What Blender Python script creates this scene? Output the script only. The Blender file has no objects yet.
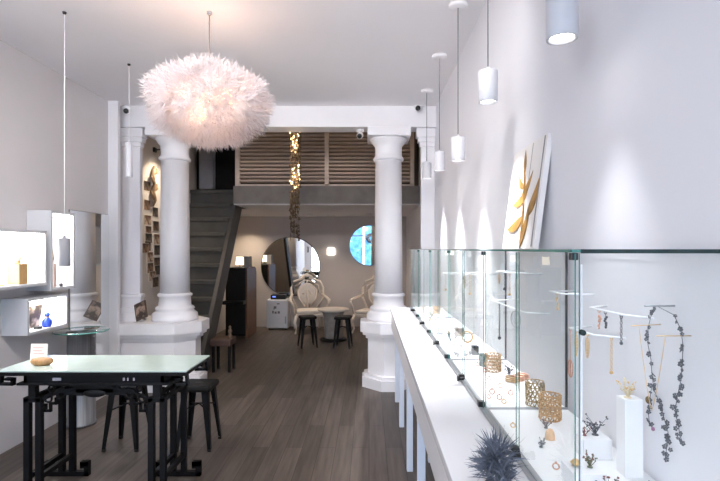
import bpy, bmesh, math, random
from mathutils import Vector, Matrix
R = math.radians
PI = math.pi
random.seed(7)
S = bpy.context.scene
COL = S.collection

# ------------------------------------------------------------------ frame of reference
# eye at (0, 0, 1.55) looking along +Y; 24 mm lens; metres
EYE = 1.55
F = 480.0
VX, VY = 369.0, 249.0
def at(px, py, Y):
    return Vector(((px - VX) * Y / F, Y, EYE + (VY - py) * Y / F))

# ------------------------------------------------------------------ materials
MATS = {}
def nt(name):
    m = bpy.data.materials.new(name); m.use_nodes = True
    n = m.node_tree.nodes; l = m.node_tree.links
    return m, n, l, n['Principled BSDF']
def mat(name, col, rough=0.5, metal=0.0, vary=0.05, scale=12.0, bump=0.0, coat=0.0, stretch=None):
    if name in MATS: return MATS[name]
    m, n, l, b = nt(name)
    tc = n.new('ShaderNodeTexCoord'); mp = n.new('ShaderNodeMapping')
    if stretch: mp.inputs['Scale'].default_value = stretch
    l.new(tc.outputs['Object'], mp.inputs[0])
    t = n.new('ShaderNodeTexNoise'); t.inputs['Scale'].default_value = scale; t.inputs['Detail'].default_value = 3
    l.new(mp.outputs[0], t.inputs['Vector'])
    r = n.new('ShaderNodeValToRGB')
    c0 = [max(0, c * (1 - vary)) for c in col]; c1 = [min(1, c * (1 + vary)) for c in col]
    r.color_ramp.elements[0].color = (*c0, 1); r.color_ramp.elements[1].color = (*c1, 1)
    r.color_ramp.elements[0].position = .3; r.color_ramp.elements[1].position = .7
    l.new(t.outputs['Fac'], r.inputs[0]); l.new(r.outputs[0], b.inputs['Base Color'])
    b.inputs['Roughness'].default_value = rough; b.inputs['Metallic'].default_value = metal
    b.inputs['Coat Weight'].default_value = coat
    if bump:
        bp = n.new('ShaderNodeBump'); bp.inputs['Strength'].default_value = bump; bp.inputs['Distance'].default_value = .01
        l.new(t.outputs['Fac'], bp.inputs['Height']); l.new(bp.outputs[0], b.inputs['Normal'])
    MATS[name] = m; return m
def emit(name, col, strength, vary=0.03):
    if name in MATS: return MATS[name]
    m = mat(name, col, .5, vary=vary)
    b = m.node_tree.nodes['Principled BSDF']
    b.inputs['Emission Color'].default_value = (*col, 1); b.inputs['Emission Strength'].default_value = strength
    return m
def glass(name, tint, refl=1.0, rough=0.0):
    m = bpy.data.materials.new(name); m.use_nodes = True
    n = m.node_tree.nodes; l = m.node_tree.links; n.clear()
    o = n.new('ShaderNodeOutputMaterial'); mx = n.new('ShaderNodeMixShader'); tr = n.new('ShaderNodeBsdfTransparent')
    g = n.new('ShaderNodeBsdfGlossy'); fr = n.new('ShaderNodeFresnel'); mu = n.new('ShaderNodeMath')
    t = n.new('ShaderNodeTexNoise'); t.inputs['Scale'].default_value = 3
    rp = n.new('ShaderNodeValToRGB'); rp.color_ramp.elements[0].color = (*[c * .985 for c in tint], 1); rp.color_ramp.elements[1].color = (*tint, 1)
    tc = n.new('ShaderNodeTexCoord'); l.new(tc.outputs['Object'], t.inputs['Vector'])
    l.new(t.outputs['Fac'], rp.inputs[0]); l.new(rp.outputs[0], tr.inputs[0])
    g.inputs['Roughness'].default_value = rough; g.inputs['Color'].default_value = (.95, 1, .98, 1)
    fr.inputs['IOR'].default_value = 1.5; mu.operation = 'MULTIPLY'; mu.inputs[1].default_value = refl
    geo = n.new('ShaderNodeNewGeometry'); iv = n.new('ShaderNodeMath'); iv.operation = 'SUBTRACT'; iv.inputs[0].default_value = 1
    m2 = n.new('ShaderNodeMath'); m2.operation = 'MULTIPLY'                      # the sheet reflects once, at its outer face
    l.new(geo.outputs['Backfacing'], iv.inputs[1]); l.new(iv.outputs[0], m2.inputs[1])
    l.new(fr.outputs[0], mu.inputs[0]); l.new(mu.outputs[0], m2.inputs[0]); l.new(m2.outputs[0], mx.inputs[0])
    l.new(tr.outputs[0], mx.inputs[1]); l.new(g.outputs[0], mx.inputs[2]); l.new(mx.outputs[0], o.inputs[0])
    MATS[name] = m; return m

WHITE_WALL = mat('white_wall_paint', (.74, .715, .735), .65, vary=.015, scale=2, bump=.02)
WHITE_CEIL = mat('white_ceiling_paint', (.90, .875, .885), .8, vary=.012, scale=1.5)
WHITE_TRIM = mat('white_plaster_trim', (.80, .785, .81), .5, vary=.015, scale=6)
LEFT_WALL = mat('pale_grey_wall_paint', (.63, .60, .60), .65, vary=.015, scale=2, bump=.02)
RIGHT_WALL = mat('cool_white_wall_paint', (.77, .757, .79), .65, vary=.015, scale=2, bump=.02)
BACK_WALL = mat('dim_white_back_wall', (.56, .51, .48), .8, vary=.03, scale=2)  # white wall; its dim warm light is put into this grey
CONCRETE = mat('grey_concrete', (.16, .15, .145), .8, vary=.15, scale=6, bump=.1)
STAIR = mat('dark_grey_stair', (.095, .095, .093), .7, vary=.12, scale=5, bump=.1)
DARK = mat('stairwell_shade_black', (.012, .012, .013), .8, vary=.2)  # near-black colour stands for the shade of the unlit stairwell
SLAT = mat('grey_brown_slat_wood', (.42, .34, .29), .6, vary=.15, scale=4, stretch=(2, 20, 20))
LACQUER = mat('black_lacquer', (.004, .004, .005), .55, vary=.2, scale=20)
BLACKMETAL = mat('black_painted_metal', (.006, .006, .0065), .5, vary=.2, scale=15)
BLACK = mat('black_plastic', (.012, .012, .013), .35, vary=.15)
WHITEPAINT = mat('white_lacquer', (.86, .85, .86), .3, vary=.01)
PENDANT = mat('white_lamp_enamel', (.60, .60, .635), .45, vary=.01)
BOXWHITE = mat('white_box_lacquer', (.56, .56, .58), .4, vary=.01)
COUNTER = mat('white_counter_laminate', (.76, .745, .76), .25, vary=.01, scale=3)
LEGWHITE = mat('white_painted_leg', (.72, .78, .90), .4, vary=.02)
GREYLAMP = mat('grey_lamp_paint', (.19, .19, .21), .5, vary=.03)
CORD = mat('grey_cord', (.13, .13, .14), .6, vary=.1)
WHITECORD = mat('white_cord', (.85, .84, .84), .6, vary=.02)
CHROME = mat('brushed_steel', (.60, .61, .63), .25, 1.0, vary=.05, scale=20, stretch=(1, 1, .05))
ALU = mat('grey_aluminium', (.42, .43, .45), .4, .8, vary=.05)
GOLD = mat('gold_metal', (.78, .52, .24), .35, .7, vary=.12, scale=60)
ROSEGOLD = mat('pink_gold_metal', (.72, .40, .28), .4, .6, vary=.12, scale=60)
TANGOLD = mat('tan_gilded_mesh', (.66, .42, .22), .5, .35, vary=.15, scale=60)
SILVER = mat('dark_silver', (.11, .115, .135), .4, .5, vary=.2, scale=60)
SLATE = mat('slate_blue_textile', (.125, .14, .18), .85, vary=.35, scale=40)
OXBLOOD = mat('oxblood_enamel', (.25, .06, .05), .4, vary=.2, scale=60)
MOSS = mat('moss_green_enamel', (.14, .15, .08), .5, vary=.25, scale=60)
WOODLIGHT = mat('honey_wood', (.36, .19, .075), .5, vary=.2, scale=8, stretch=(12, 2, 2))
WOODBROWN = mat('reddish_brown_wood', (.15, .075, .042), .45, vary=.2, scale=6, stretch=(10, 10, 1))
PAPER = mat('off_white_card', (.80, .70, .66), .8, vary=.02)
INK = mat('faded_red_print', (.62, .36, .32), .8, vary=.05)
IVORY = mat('ivory_painted_carving', (.78, .70, .62), .45, vary=.05, scale=15)
MIRROR = mat('mirror_silver', (.88, .89, .89), .02, 1.0, vary=.004)
BLUEGLASS = mat('cobalt_blue_glass', (.02, .07, .55), .1, vary=.1, coat=.5)
PANELBLUE = mat('blue_grey_panel', (.22, .23, .27), .5, vary=.05)
FRIDGE = mat('white_enamel', (.72, .73, .76), .35, vary=.01)
MARK = mat('dark_print', (.06, .06, .07), .6, vary=.1)
GREENEDGE = mat('green_glass_edge', (.07, .22, .19), .2, vary=.2, scale=8)
DARKEDGE = mat('dark_glass_edge', (.012, .03, .03), .25, vary=.2, scale=8)
PANE = glass('clear_pane', (.982, .992, .989), .85)
ACRYLIC = glass('clear_acrylic', (.90, .91, .92), 2.0, .05)
TABLEGLASS = mat('pale_green_glass_top', (.50, .60, .55), .12, vary=.02, coat=.3)
LED = emit('white_led', (1.0, .98, .95), 14)
LENS = emit('lamp_lens', (1.0, .96, .92), 12)
WARM = emit('warm_bulb', (1.0, .62, .28), 2.5)
SMALLLIT = emit('lit_shade', (1.0, .80, .58), 2.2)

def plank_floor():
    m, n, l, b = nt('dark_oak_planks')
    tc = n.new('ShaderNodeTexCoord'); mp = n.new('ShaderNodeMapping'); mp.inputs['Rotation'].default_value = (0, 0, R(90))
    l.new(tc.outputs['Object'], mp.inputs[0])
    br = n.new('ShaderNodeTexBrick'); br.offset = .37; br.inputs['Scale'].default_value = 1
    br.inputs['Brick Width'].default_value = 1.25; br.inputs['Row Height'].default_value = .13
    br.inputs['Mortar Size'].default_value = .0025; br.inputs['Bias'].default_value = 0
    br.inputs['Color1'].default_value = (.067, .053, .044, 1); br.inputs['Color2'].default_value = (.112, .090, .076, 1)
    br.inputs['Mortar'].default_value = (.03, .024, .022, 1)
    l.new(mp.outputs[0], br.inputs['Vector'])
    m2 = n.new('ShaderNodeMapping'); m2.inputs['Scale'].default_value = (22, 1.3, 1); l.new(tc.outputs['Object'], m2.inputs[0])
    no = n.new('ShaderNodeTexNoise'); no.inputs['Scale'].default_value = 1.5; no.inputs['Detail'].default_value = 6; l.new(m2.outputs[0], no.inputs['Vector'])
    rp = n.new('ShaderNodeValToRGB'); rp.color_ramp.elements[0].color = (.62, .62, .62, 1); rp.color_ramp.elements[1].color = (1.3, 1.3, 1.3, 1)
    rp.color_ramp.elements[0].position = .3; rp.color_ramp.elements[1].position = .72
    l.new(no.outputs['Fac'], rp.inputs[0])
    mx = n.new('ShaderNodeMix'); mx.data_type = 'RGBA'; mx.blend_type = 'MULTIPLY'; mx.inputs['Factor'].default_value = 1
    l.new(br.outputs['Color'], mx.inputs['A']); l.new(rp.outputs[0], mx.inputs['B']); l.new(mx.outputs['Result'], b.inputs['Base Color'])
    b.inputs['Roughness'].default_value = .42
    bp = n.new('ShaderNodeBump'); bp.inputs['Strength'].default_value = .15; bp.inputs['Distance'].default_value = .004
    l.new(no.outputs['Fac'], bp.inputs['Height']); l.new(bp.outputs[0], b.inputs['Normal'])
    return m
def feather_mat():
    m = bpy.data.materials.new('white_feather'); m.use_nodes = True
    n = m.node_tree.nodes; l = m.node_tree.links; n.clear()
    o = n.new('ShaderNodeOutputMaterial'); mx = n.new('ShaderNodeMixShader'); d = n.new('ShaderNodeBsdfDiffuse'); t = n.new('ShaderNodeBsdfTranslucent')
    no = n.new('ShaderNodeTexNoise'); no.inputs['Scale'].default_value = 9; tc = n.new('ShaderNodeTexCoord'); l.new(tc.outputs['Object'], no.inputs['Vector'])
    rp = n.new('ShaderNodeValToRGB'); rp.color_ramp.elements[0].color = (.70, .64, .64, 1); rp.color_ramp.elements[1].color = (.80, .765, .785, 1)
    l.new(no.outputs['Fac'], rp.inputs[0]); l.new(rp.outputs[0], d.inputs[0]); l.new(rp.outputs[0], t.inputs[0])
    mx.inputs[0].default_value = .5
    l.new(d.outputs[0], mx.inputs[1]); l.new(t.outputs[0], mx.inputs[2]); l.new(mx.outputs[0], o.inputs[0])
    return m
def porthole_mat():
    m, n, l, b = nt('blue_painted_board')
    tc = n.new('ShaderNodeTexCoord'); no = n.new('ShaderNodeTexNoise'); no.inputs['Scale'].default_value = 5; no.inputs['Detail'].default_value = 3
    l.new(tc.outputs['Object'], no.inputs['Vector'])
    rp = n.new('ShaderNodeValToRGB'); e = rp.color_ramp.elements
    e[0].position = .35; e[0].color = (.02, .13, .32, 1); e[1].position = .62; e[1].color = (.09, .28, .50, 1)
    x = e.new(.74); x.color = (.55, .68, .75, 1)
    l.new(no.outputs['Fac'], rp.inputs[0]); l.new(rp.outputs[0], b.inputs['Base Color']); b.inputs['Roughness'].default_value = .6
    return m
def photo_mat(name, a, c):
    m, n, l, b = nt(name)
    tc = n.new('ShaderNodeTexCoord'); no = n.new('ShaderNodeTexNoise'); no.inputs['Scale'].default_value = 14
    l.new(tc.outputs['Object'], no.inputs['Vector'])
    rp = n.new('ShaderNodeValToRGB'); rp.color_ramp.interpolation = 'EASE'
    rp.color_ramp.elements[0].position = .42; rp.color_ramp.elements[1].position = .62
    rp.color_ramp.elements[0].color = (*a, 1); rp.color_ramp.elements[1].color = (*c, 1)
    l.new(no.outputs['Fac'], rp.inputs[0]); l.new(rp.outputs[0], b.inputs['Base Color']); b.inputs['Roughness'].default_value = .35
    return m
for m_ in (LACQUER, BLACKMETAL, DARK, STAIR): m_.node_tree.nodes['Principled BSDF'].inputs['Specular IOR Level'].default_value = .22
FLOOR = plank_floor(); FEATHER = feather_mat(); PORTHOLE = porthole_mat()

# ------------------------------------------------------------------ mesh builder
class MB:
    def __init__(s): s.bm = bmesh.new()
    def _f(s, vs, mi=0, smooth=False):
        try:
            f = s.bm.faces.new(vs); f.material_index = mi; f.smooth = smooth; return f
        except ValueError: return None
    def box(s, a, b, bevel=0, mi=0, rot=None, edge_mi=None, thin=None):
        a = Vector(a); b = Vector(b); c = (a + b) / 2; h = (b - a) / 2
        r = bmesh.ops.create_cube(s.bm, size=2)
        vs = r['verts']
        fs = {f for v in vs for f in v.link_faces}
        for v in vs:
            v.co = Vector((v.co.x * h.x, v.co.y * h.y, v.co.z * h.z))
            if rot is not None: v.co = rot @ v.co
            v.co += c
        for f in fs:
            f.material_index = mi
            if edge_mi is not None:
                f.normal_update()
                if abs(f.normal[thin]) < .5: f.material_index = edge_mi
        if bevel:
            es = list({e for v in vs for e in v.link_edges})
            bmesh.ops.bevel(s.bm, geom=es, offset=bevel, segments=2, affect='EDGES', profile=.6)
        return s
    def beam(s, p, q, w, h, up=(0, 0, 1), bevel=0, mi=0):
        p = Vector(p); q = Vector(q); d = (q - p); L = d.length; d.normalize(); up = Vector(up)
        if abs(d.dot(up)) > .98: up = Vector((0, 1, 0))
        x = d.cross(up).normalized(); z = x.cross(d)
        M = Matrix((x, d, z)).transposed()
        return s.box(Vector((-w / 2, -L / 2, -h / 2)) + (p + q) / 2, Vector((w / 2, L / 2, h / 2)) + (p + q) / 2, bevel, mi, M)
    def lathe(s, prof, c=(0, 0, 0), seg=32, mi=0, smooth=True, axis=None, a0=0):
        c = Vector(c); M = Matrix.Identity(3)
        if axis is not None: M = Vector((0, 0, 1)).rotation_difference(Vector(axis)).to_matrix()
        rings = []
        for r, z in prof:
            if r < 1e-6: rings.append([s.bm.verts.new(c + M @ Vector((0, 0, z)))])
            else: rings.append([s.bm.verts.new(c + M @ Vector((r * math.cos(a0 + 2 * PI * i / seg), r * math.sin(a0 + 2 * PI * i / seg), z))) for i in range(seg)])
        for A, B in zip(rings, rings[1:]):
            for i in range(seg):
                j = (i + 1) % seg
                if len(A) == 1 and len(B) == 1: continue
                if len(A) == 1: s._f([A[0], B[j], B[i]][::-1], mi, smooth)
                elif len(B) == 1: s._f([A[i], A[j], B[0]], mi, smooth)
                else: s._f([A[i], A[j], B[j], B[i]], mi, smooth)
        if len(rings[0]) > 1: s._f(rings[0][::-1], mi)
        if len(rings[-1]) > 1: s._f(rings[-1], mi)
        return s
    def cyl(s, p, q, r0, r1=None, seg=12, mi=0):
        p = Vector(p); q = Vector(q); r1 = r0 if r1 is None else r1
        return s.lathe([(r0, 0), (r1, (q - p).length)], p, seg, mi, True, (q - p).normalized())
    def tube(s, pts, r, seg=6, mi=0):
        pts = [Vector(p) for p in pts]; rings = []
        n = len(pts); rr = r if isinstance(r, (list, tuple)) else [r] * n
        for i, p in enumerate(pts):
            d = (pts[min(i + 1, n - 1)] - pts[max(i - 1, 0)])
            if d.length < 1e-9: d = Vector((0, 0, 1))
            d.normalize(); u = Vector((0, 0, 1)) if abs(d.z) < .9 else Vector((1, 0, 0))
            x = d.cross(u).normalized(); y = d.cross(x)
            rings.append([s.bm.verts.new(p + rr[i] * (x * math.cos(2 * PI * k / seg) + y * math.sin(2 * PI * k / seg))) for k in range(seg)])
        for A, B in zip(rings, rings[1:]):
            for k in range(seg): s._f([A[k], A[(k + 1) % seg], B[(k + 1) % seg], B[k]], mi, True)
        s._f(rings[0][::-1], mi); s._f(rings[-1], mi)
        return s
    def ball(s, c, r, sc=(1, 1, 1), sub=2, mi=0, rot=None):
        res = bmesh.ops.create_icosphere(s.bm, subdivisions=sub, radius=r)
        for v in res['verts']:
            v.co = Vector((v.co.x * sc[0], v.co.y * sc[1], v.co.z * sc[2]))
            if rot is not None: v.co = rot @ v.co
            v.co += Vector(c)
            for f in v.link_faces: f.smooth = True; f.material_index = mi
        return s
    def torus(s, c, R0, r, axis=(0, 0, 1), seg=24, ms=8, mi=0, sc=(1, 1, 1)):
        M = Vector((0, 0, 1)).rotation_difference(Vector(axis)).to_matrix(); c = Vector(c)
        g = [[s.bm.verts.new(c + M @ Vector((sc[0] * (R0 + r * math.cos(b)) * math.cos(a), sc[1] * (R0 + r * math.cos(b)) * math.sin(a), sc[2] * r * math.sin(b))))
              for b in [2 * PI * j / ms for j in range(ms)]] for a in [2 * PI * i / seg for i in range(seg)]]
        for i in range(seg):
            for j in range(ms):
                s._f([g[i][j], g[(i + 1) % seg][j], g[(i + 1) % seg][(j + 1) % ms], g[i][(j + 1) % ms]], mi, True)
        return s
    def prism(s, poly, h, M=None, o=(0, 0, 0), mi=0):
        """poly in the local XY plane, extruded along local Z by h"""
        M = M or Matrix.Identity(3); o = Vector(o)
        A = [s.bm.verts.new(o + M @ Vector((x, y, 0))) for x, y in poly]
        B = [s.bm.verts.new(o + M @ Vector((x, y, h))) for x, y in poly]
        s._f(A[::-1], mi); s._f(B, mi)
        n = len(poly)
        for i in range(n): s._f([A[i], A[(i + 1) % n], B[(i + 1) % n], B[i]], mi)
        return s
    def build(s, name, m, parent=None):
        bmesh.ops.recalc_face_normals(s.bm, faces=s.bm.faces[:])
        if parent is not None:
            o0 = root_of(parent).location
            for v in s.bm.verts: v.co -= o0
        me = bpy.data.meshes.new(name); s.bm.to_mesh(me); s.bm.free()
        for x in (m if isinstance(m, (list, tuple)) else [m]): me.materials.append(x)
        o = bpy.data.objects.new(name, me); COL.objects.link(o)
        if parent is not None: o.parent = parent
        return o
    def build_thing(s, name, m, label, cat, group=None):
        """a thing that is one mesh; its origin goes to the middle of its base"""
        vs = [v.co for v in s.bm.verts]
        c = Vector(((min(v.x for v in vs) + max(v.x for v in vs)) / 2, (min(v.y for v in vs) + max(v.y for v in vs)) / 2, min(v.z for v in vs)))
        for v in s.bm.verts: v.co -= c
        o = s.build(name, m); o.location = c
        return tag(o, label, cat, group)
def root_of(o):
    while o.parent: o = o.parent
    return o
def tag(o, label, cat, group=None):
    o['label'] = label; o['category'] = cat
    if group: o['group'] = group
    return o
def thing(name, label, cat, loc=(0, 0, 0), group=None, rz=0):
    o = bpy.data.objects.new(name, None); COL.objects.link(o); o.empty_display_size = .1
    o.location = loc; o.rotation_euler = (0, 0, rz)
    return tag(o, label, cat, group)
def struct(name, mb, m):
    o = mb.build(name, m); o['kind'] = 'structure'; return o
def dup(root, loc, rz=0, label=None, group=None):
    def cp(o, par):
        c = o.copy(); COL.objects.link(c); c.parent = par
        for ch in list(o.children): cp(ch, c)
        return c
    r = cp(root, None); r.location = loc; r.rotation_euler = (0, 0, rz)
    if label: r['label'] = label
    if group: r['group'] = group
    return r
def lamp(kind, name, loc, energy, col=(1, 1, 1), parent=None, **kw):
    d = bpy.data.lights.new(name, kind); d.energy = energy; d.color = col
    for k, v in kw.items():
        setattr(d, k, v)
    o = bpy.data.objects.new(name, d); COL.objects.link(o); o.location = loc
    if parent is not None:
        o.location = Vector(loc) - root_of(parent).location; o.parent = parent
    return o
def aim(o, target_dir): o.rotation_euler = Vector(target_dir).to_track_quat('-Z', 'Y').to_euler()

# ------------------------------------------------------------------ room shell
XL, XR, ZC = -2.783, .743, 3.13
YF, YB, ZU = -1.7, 9.6, 3.95
YM = 5.30        # front of the beam
B = lambda a, b, **k: MB().box(a, b, **k)
struct('floor', B((XL - .3, YF - .2, -.1), (XR + .3, YB + .2, 0)), FLOOR)
struct('ceiling', B((XL - .2, YF - .2, ZC), (XR + .2, YM + .24, ZC + .12)), WHITE_CEIL)
struct('ceiling_rear', B((XL - .2, YM, ZU), (XR + .2, YB + .2, ZU + .1)), WHITE_CEIL)
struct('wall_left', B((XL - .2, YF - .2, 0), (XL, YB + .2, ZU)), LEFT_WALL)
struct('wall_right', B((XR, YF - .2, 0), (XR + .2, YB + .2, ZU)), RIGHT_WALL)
struct('wall_back', B((XL - .2, YB, 0), (XR + .2, YB + .2, ZU)), BACK_WALL)
w = MB(); w.box((XL - .2, YF - .2, 2.85), (XR + .2, YF, ZC + .1)); w.box((XL - .2, YF - .2, 0), (XL + .25, YF, 2.85)); w.box((XR - .2, YF - .2, 0), (XR + .2, YF, 2.85))
struct('wall_front', w, WHITE_WALL)
w = MB()
for x in (XL + .25, -1.27, XR - .24): w.box((x, YF - .13, 0), (x + .05, YF - .06, 2.85))
for z in (0, 2.10, 2.80): w.box((XL + .25, YF - .13, z), (XR - .2, YF - .06, z + .05))
struct('window_1', w, ALU)
struct('window_glass', B((XL + .25, YF - .1, .05), (XR - .2, YF - .092, 2.8)), PANE)
struct('trim_1', B((XL, YM, 2.90), (XR, YM + .24, ZU), bevel=0), WHITE_TRIM)           # beam over the columns
struct('trim_2', B((XL, 5.12, 0), (XL + .105, 5.165, ZC)), WHITE_TRIM)               # pier on the left wall
b = MB(); b.box((-1.98, 7.0, 2.21), (XR, YB, 2.47)); b.box((XL, 7.85, 2.21), (-1.98, YB, 2.47)); struct('mezzanine_floor', b, [CONCRETE])
struct('mezzanine_soffit', B((-1.98, 7.02, 2.20), (XR, YB, 2.21)), WHITE_CEIL)
struct('mezzanine_soffit_rear', B((XL, 7.87, 2.20), (-1.98, YB, 2.21)), WHITE_CEIL)
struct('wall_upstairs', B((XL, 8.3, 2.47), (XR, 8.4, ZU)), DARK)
struct('wall_stairwell', B((XL, 7.75, 2.47), (-1.98, 7.85, ZU)), DARK)  # partition coloured black for the stairwell's darkness
# low white wall the left column stands on
def octo(cx, cy, hw, ch):
    return [(cx - hw + ch, cy - hw), (cx + hw - ch, cy - hw), (cx + hw, cy - hw + ch), (cx + hw, cy + hw - ch), (cx + hw - ch, cy + hw), (cx - hw + ch, cy + hw), (cx - hw, cy + hw - ch), (cx - hw, cy - hw + ch)]
CY = 5.50
ZP = .742
def pedestal(mb, cx, hw, left=None):
    for z0, z1, k in ((0, .115, .02), (.115, .15, .0), (.15, .545, -.045), (.545, .585, -.02), (.585, .62, .015), (.62, ZP, .04)):
        h = hw + k; c = .20 + k * .5
        if left is None: poly = octo(cx, CY, h, c)
        else: poly = [(left, CY - h), (cx + h - c, CY - h), (cx + h, CY - h + c), (cx + h, CY + h - c), (cx + h - c, CY + h), (left, CY + h)]
        mb.prism(poly, z1 - z0, None, (0, 0, z0))
    return mb
CXL, CXR = -2.222, .223
struct('wall_low', pedestal(MB(), CXL, .31, XL), WHITE_TRIM)

def column(label, cx, with_pedestal):
    t = thing('column', label, 'column', (cx, CY, 0 if with_pedestal else ZP))
    if with_pedestal: pedestal(MB(), cx, .28).build('pedestal', WHITE_TRIM, t)
    MB().lathe([(.245, ZP), (.25, ZP + .03), (.245, ZP + .075), (.215, ZP + .10), (.20, ZP + .115), (.215, ZP + .13), (.205, ZP + .15), (.176, ZP + .165),
                (.170, ZP + .26), (.188, ZP + .275), (.188, ZP + .295), (.165, ZP + .31)], (cx, CY, 0), 48).build('base', WHITE_TRIM, t)
    MB().lathe([(.161, ZP + .31), (.158, 1.6), (.150, 2.55)], (cx, CY, 0), 48).build('shaft', WHITE_TRIM, t)
    m = MB().lathe([(.150, 2.55), (.172, 2.56), (.176, 2.58), (.160, 2.60), (.152, 2.62), (.155, 2.72), (.185, 2.75), (.20, 2.775), (.215, 2.80)], (cx, CY, 0), 48)
    m.box((cx - .24, CY - .24, 2.80), (cx + .24, CY + .24, 2.899), bevel=.012)
    m.build('capital', WHITE_TRIM, t)
    return t
column('white round column on the low wall by the stairs', CXL, False)
column('white round column on its own pedestal beside the counter', CXR, True)
def pilaster(label, x0, x1, z0):
    cx = (x0 + x1) / 2; t = thing('pilaster', label, 'pilaster', (cx, 5.5, z0))
    y0, y1 = 5.40, 5.47
    m = MB()
    for a, b_, k in ((z0, z0 + .09, .05), (z0 + .09, z0 + .15, .035), (z0 + .15, z0 + .26, .015), (z0 + .26, z0 + .30, .03)): m.box((max(x0 - k, XL + .002), y0 - k, a), (min(x1 + k, XR - .002), y1, b_), bevel=.006)
    m.build('base', WHITE_TRIM, t)
    MB().box((x0, y0, z0 + .30), (x1, y1, 2.70), bevel=.01).build('shaft', WHITE_TRIM, t)
    m = MB()
    for a, b_, k in ((2.70, 2.75, .015), (2.75, 2.80, .035), (2.80, 2.899, .055)): m.box((max(x0 - k, XL + .002), y0 - k, a), (min(x1 + k, XR - .002), y1, b_), bevel=.005)
    m.build('capital', WHITE_TRIM, t)
pilaster('flat white pilaster against the left wall beyond the tall mirror', XL + .002, -2.578, ZP)
pilaster('flat white pilaster against the right wall behind the pendant row', .585, XR - .002, 0)

# louvred screen above the mezzanine edge
t = thing('louvered_screen', 'grey brown slatted wooden screen along the mezzanine edge', 'screen', (-.62, 7.05, 2.47))
m = MB()
for x in (-1.96, -.10 - .62 + .07, XR - .14): m.box((x, 7.03, 2.47), (x + .06, 7.10, ZU))
m.box((-1.9, 7.03, 2.47), (XR - .1, 7.10, 2.50))
m.build('frame', mat('pale_grey_brown_post', (.52, .44, .39), .6, vary=.1), t)
for x0, x1 in ((-1.90, -.65), (-.59, XR - .14)):
    m = MB(); z = 2.535
    while z < 3.6:
        m.box((x0, 7.04, z), (x1, 7.085, z + .028), rot=Matrix.Rotation(R(-18), 3, 'X')); z += .0555
    m.build('slat_panel', SLAT, t)
struct('wall_mezzanine_backing', B((-1.96, 7.2, 2.47), (XR, 7.24, ZU)), mat('brown_backing_board', (.10, .075, .062), .8, vary=.1))

# staircase climbing away from the shop
t = thing('staircase', 'dark grey stairs climbing behind the left column', 'staircase', (-2.4, 5.9, 0))
N = 11; rise = 2.47 / N; y0, run = 5.98, .148
for i in range(N):
    z = rise * (i + 1); y = y0 + run * i
    m = MB(); m.box((XL + .01, y - .03, z - .06), (-2.09, y + run + .02, z), bevel=.012); m.box((XL + .01, y, z - rise), (-2.09, y + .03, z - .05))
    m.build('step', STAIR, t)
m = MB(); m.prism([(y0 + .16, 0), (y0 + .20, 0), (y0 + run * N + .12, 2.19), (y0 + run * N + .12, 2.23)], -2.092 - XL - .01, Matrix(((0, 0, 1), (1, 0, 0), (0, 1, 0))), (XL + .01, 0, 0)); m.build('soffit', mat('cream_soffit_plaster', (.80, .72, .62), .8, vary=.03), t)
m = MB()
poly = [(y0 - .08, 0), (y0 + .12, 0), (y0 + run * N + .1, 2.20), (y0 + run * N + .1, 2.49), (y0 + run * N - .06, 2.49), (y0 - .12, .16)]
M = Matrix(((0, 0, 1), (1, 0, 0), (0, 1, 0)))
m.prism(poly, .05, M, (-2.09, 0, 0)); m.build('stringer', mat('grey_stringer_paint', (.085, .082, .08), .6, vary=.08), t)
m = MB(); m.box((-2.66, 7.5, 2.49), (-2.42, 7.58, 3.3), bevel=.006, rot=Matrix.Rotation(R(-12), 3, 'Z')); m.build_thing('privacy_screen', PANELBLUE, 'blue grey upright screen at the head of the dark stairs', 'screen')

# ------------------------------------------------------------------ feather chandelier
c = at(209.5, 104.5, 3.2)
t = thing('feather_chandelier', 'large round white feather chandelier hanging from the ceiling', 'chandelier', (c.x, c.y, c.z - .3))
MB().lathe([(.0, ZC), (.018, ZC - .001), (.018, ZC - .012), (.008, ZC - .022), (0, ZC - .022)], (c.x, c.y, 0), 20).build('ceiling_rose', CHROME, t)
MB().cyl((c.x, c.y, c.z + .02), (c.x, c.y, ZC - .02), .004).build('cord', mat('brown_cord', (.20, .13, .10), .6), t)
for i in range(5):
    a = 2 * PI * i / 5 + .9; q = c + Vector((.17 * math.cos(a), .17 * math.sin(a), .05 * (-1) ** i))
    MB().tube([c + Vector((0, 0, .1)), q], .004, 6).build('lamp_arm', CHROME, t)
    MB().ball(q, .026, (1, 1, 1.2), 2).build('bulb', WARM, t)
    lamp('POINT', 'chandelier_light', q, 4.6, (1, .64, .38), t, shadow_soft_size=.05)
m = MB(); rnd = random.Random(3)
def feather(m, p, d, up, L, W, bend):
    d = d.normalized(); s_ = d.cross(up)
    if s_.length < 1e-4: s_ = Vector((1, 0, 0))
    s_.normalize(); nrm = s_.cross(d)
    prev = None; K = 3
    for k in range(K + 1):
        u = k / K; q = p + d * L * u + nrm * bend * L * u * u
        wd = W * math.sin(PI * min(1, .12 + .80 * u)) * (1 if k < K else .35)
        a = m.bm.verts.new(q - s_ * wd / 2 + nrm * W * .12); b_ = m.bm.verts.new(q); e = m.bm.verts.new(q + s_ * wd / 2 + nrm * W * .12)
        if prev: m._f([prev[0], prev[1], b_, a], 0, True); m._f([prev[1], prev[2], e, b_], 0, True)
        prev = (a, b_, e)
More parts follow.
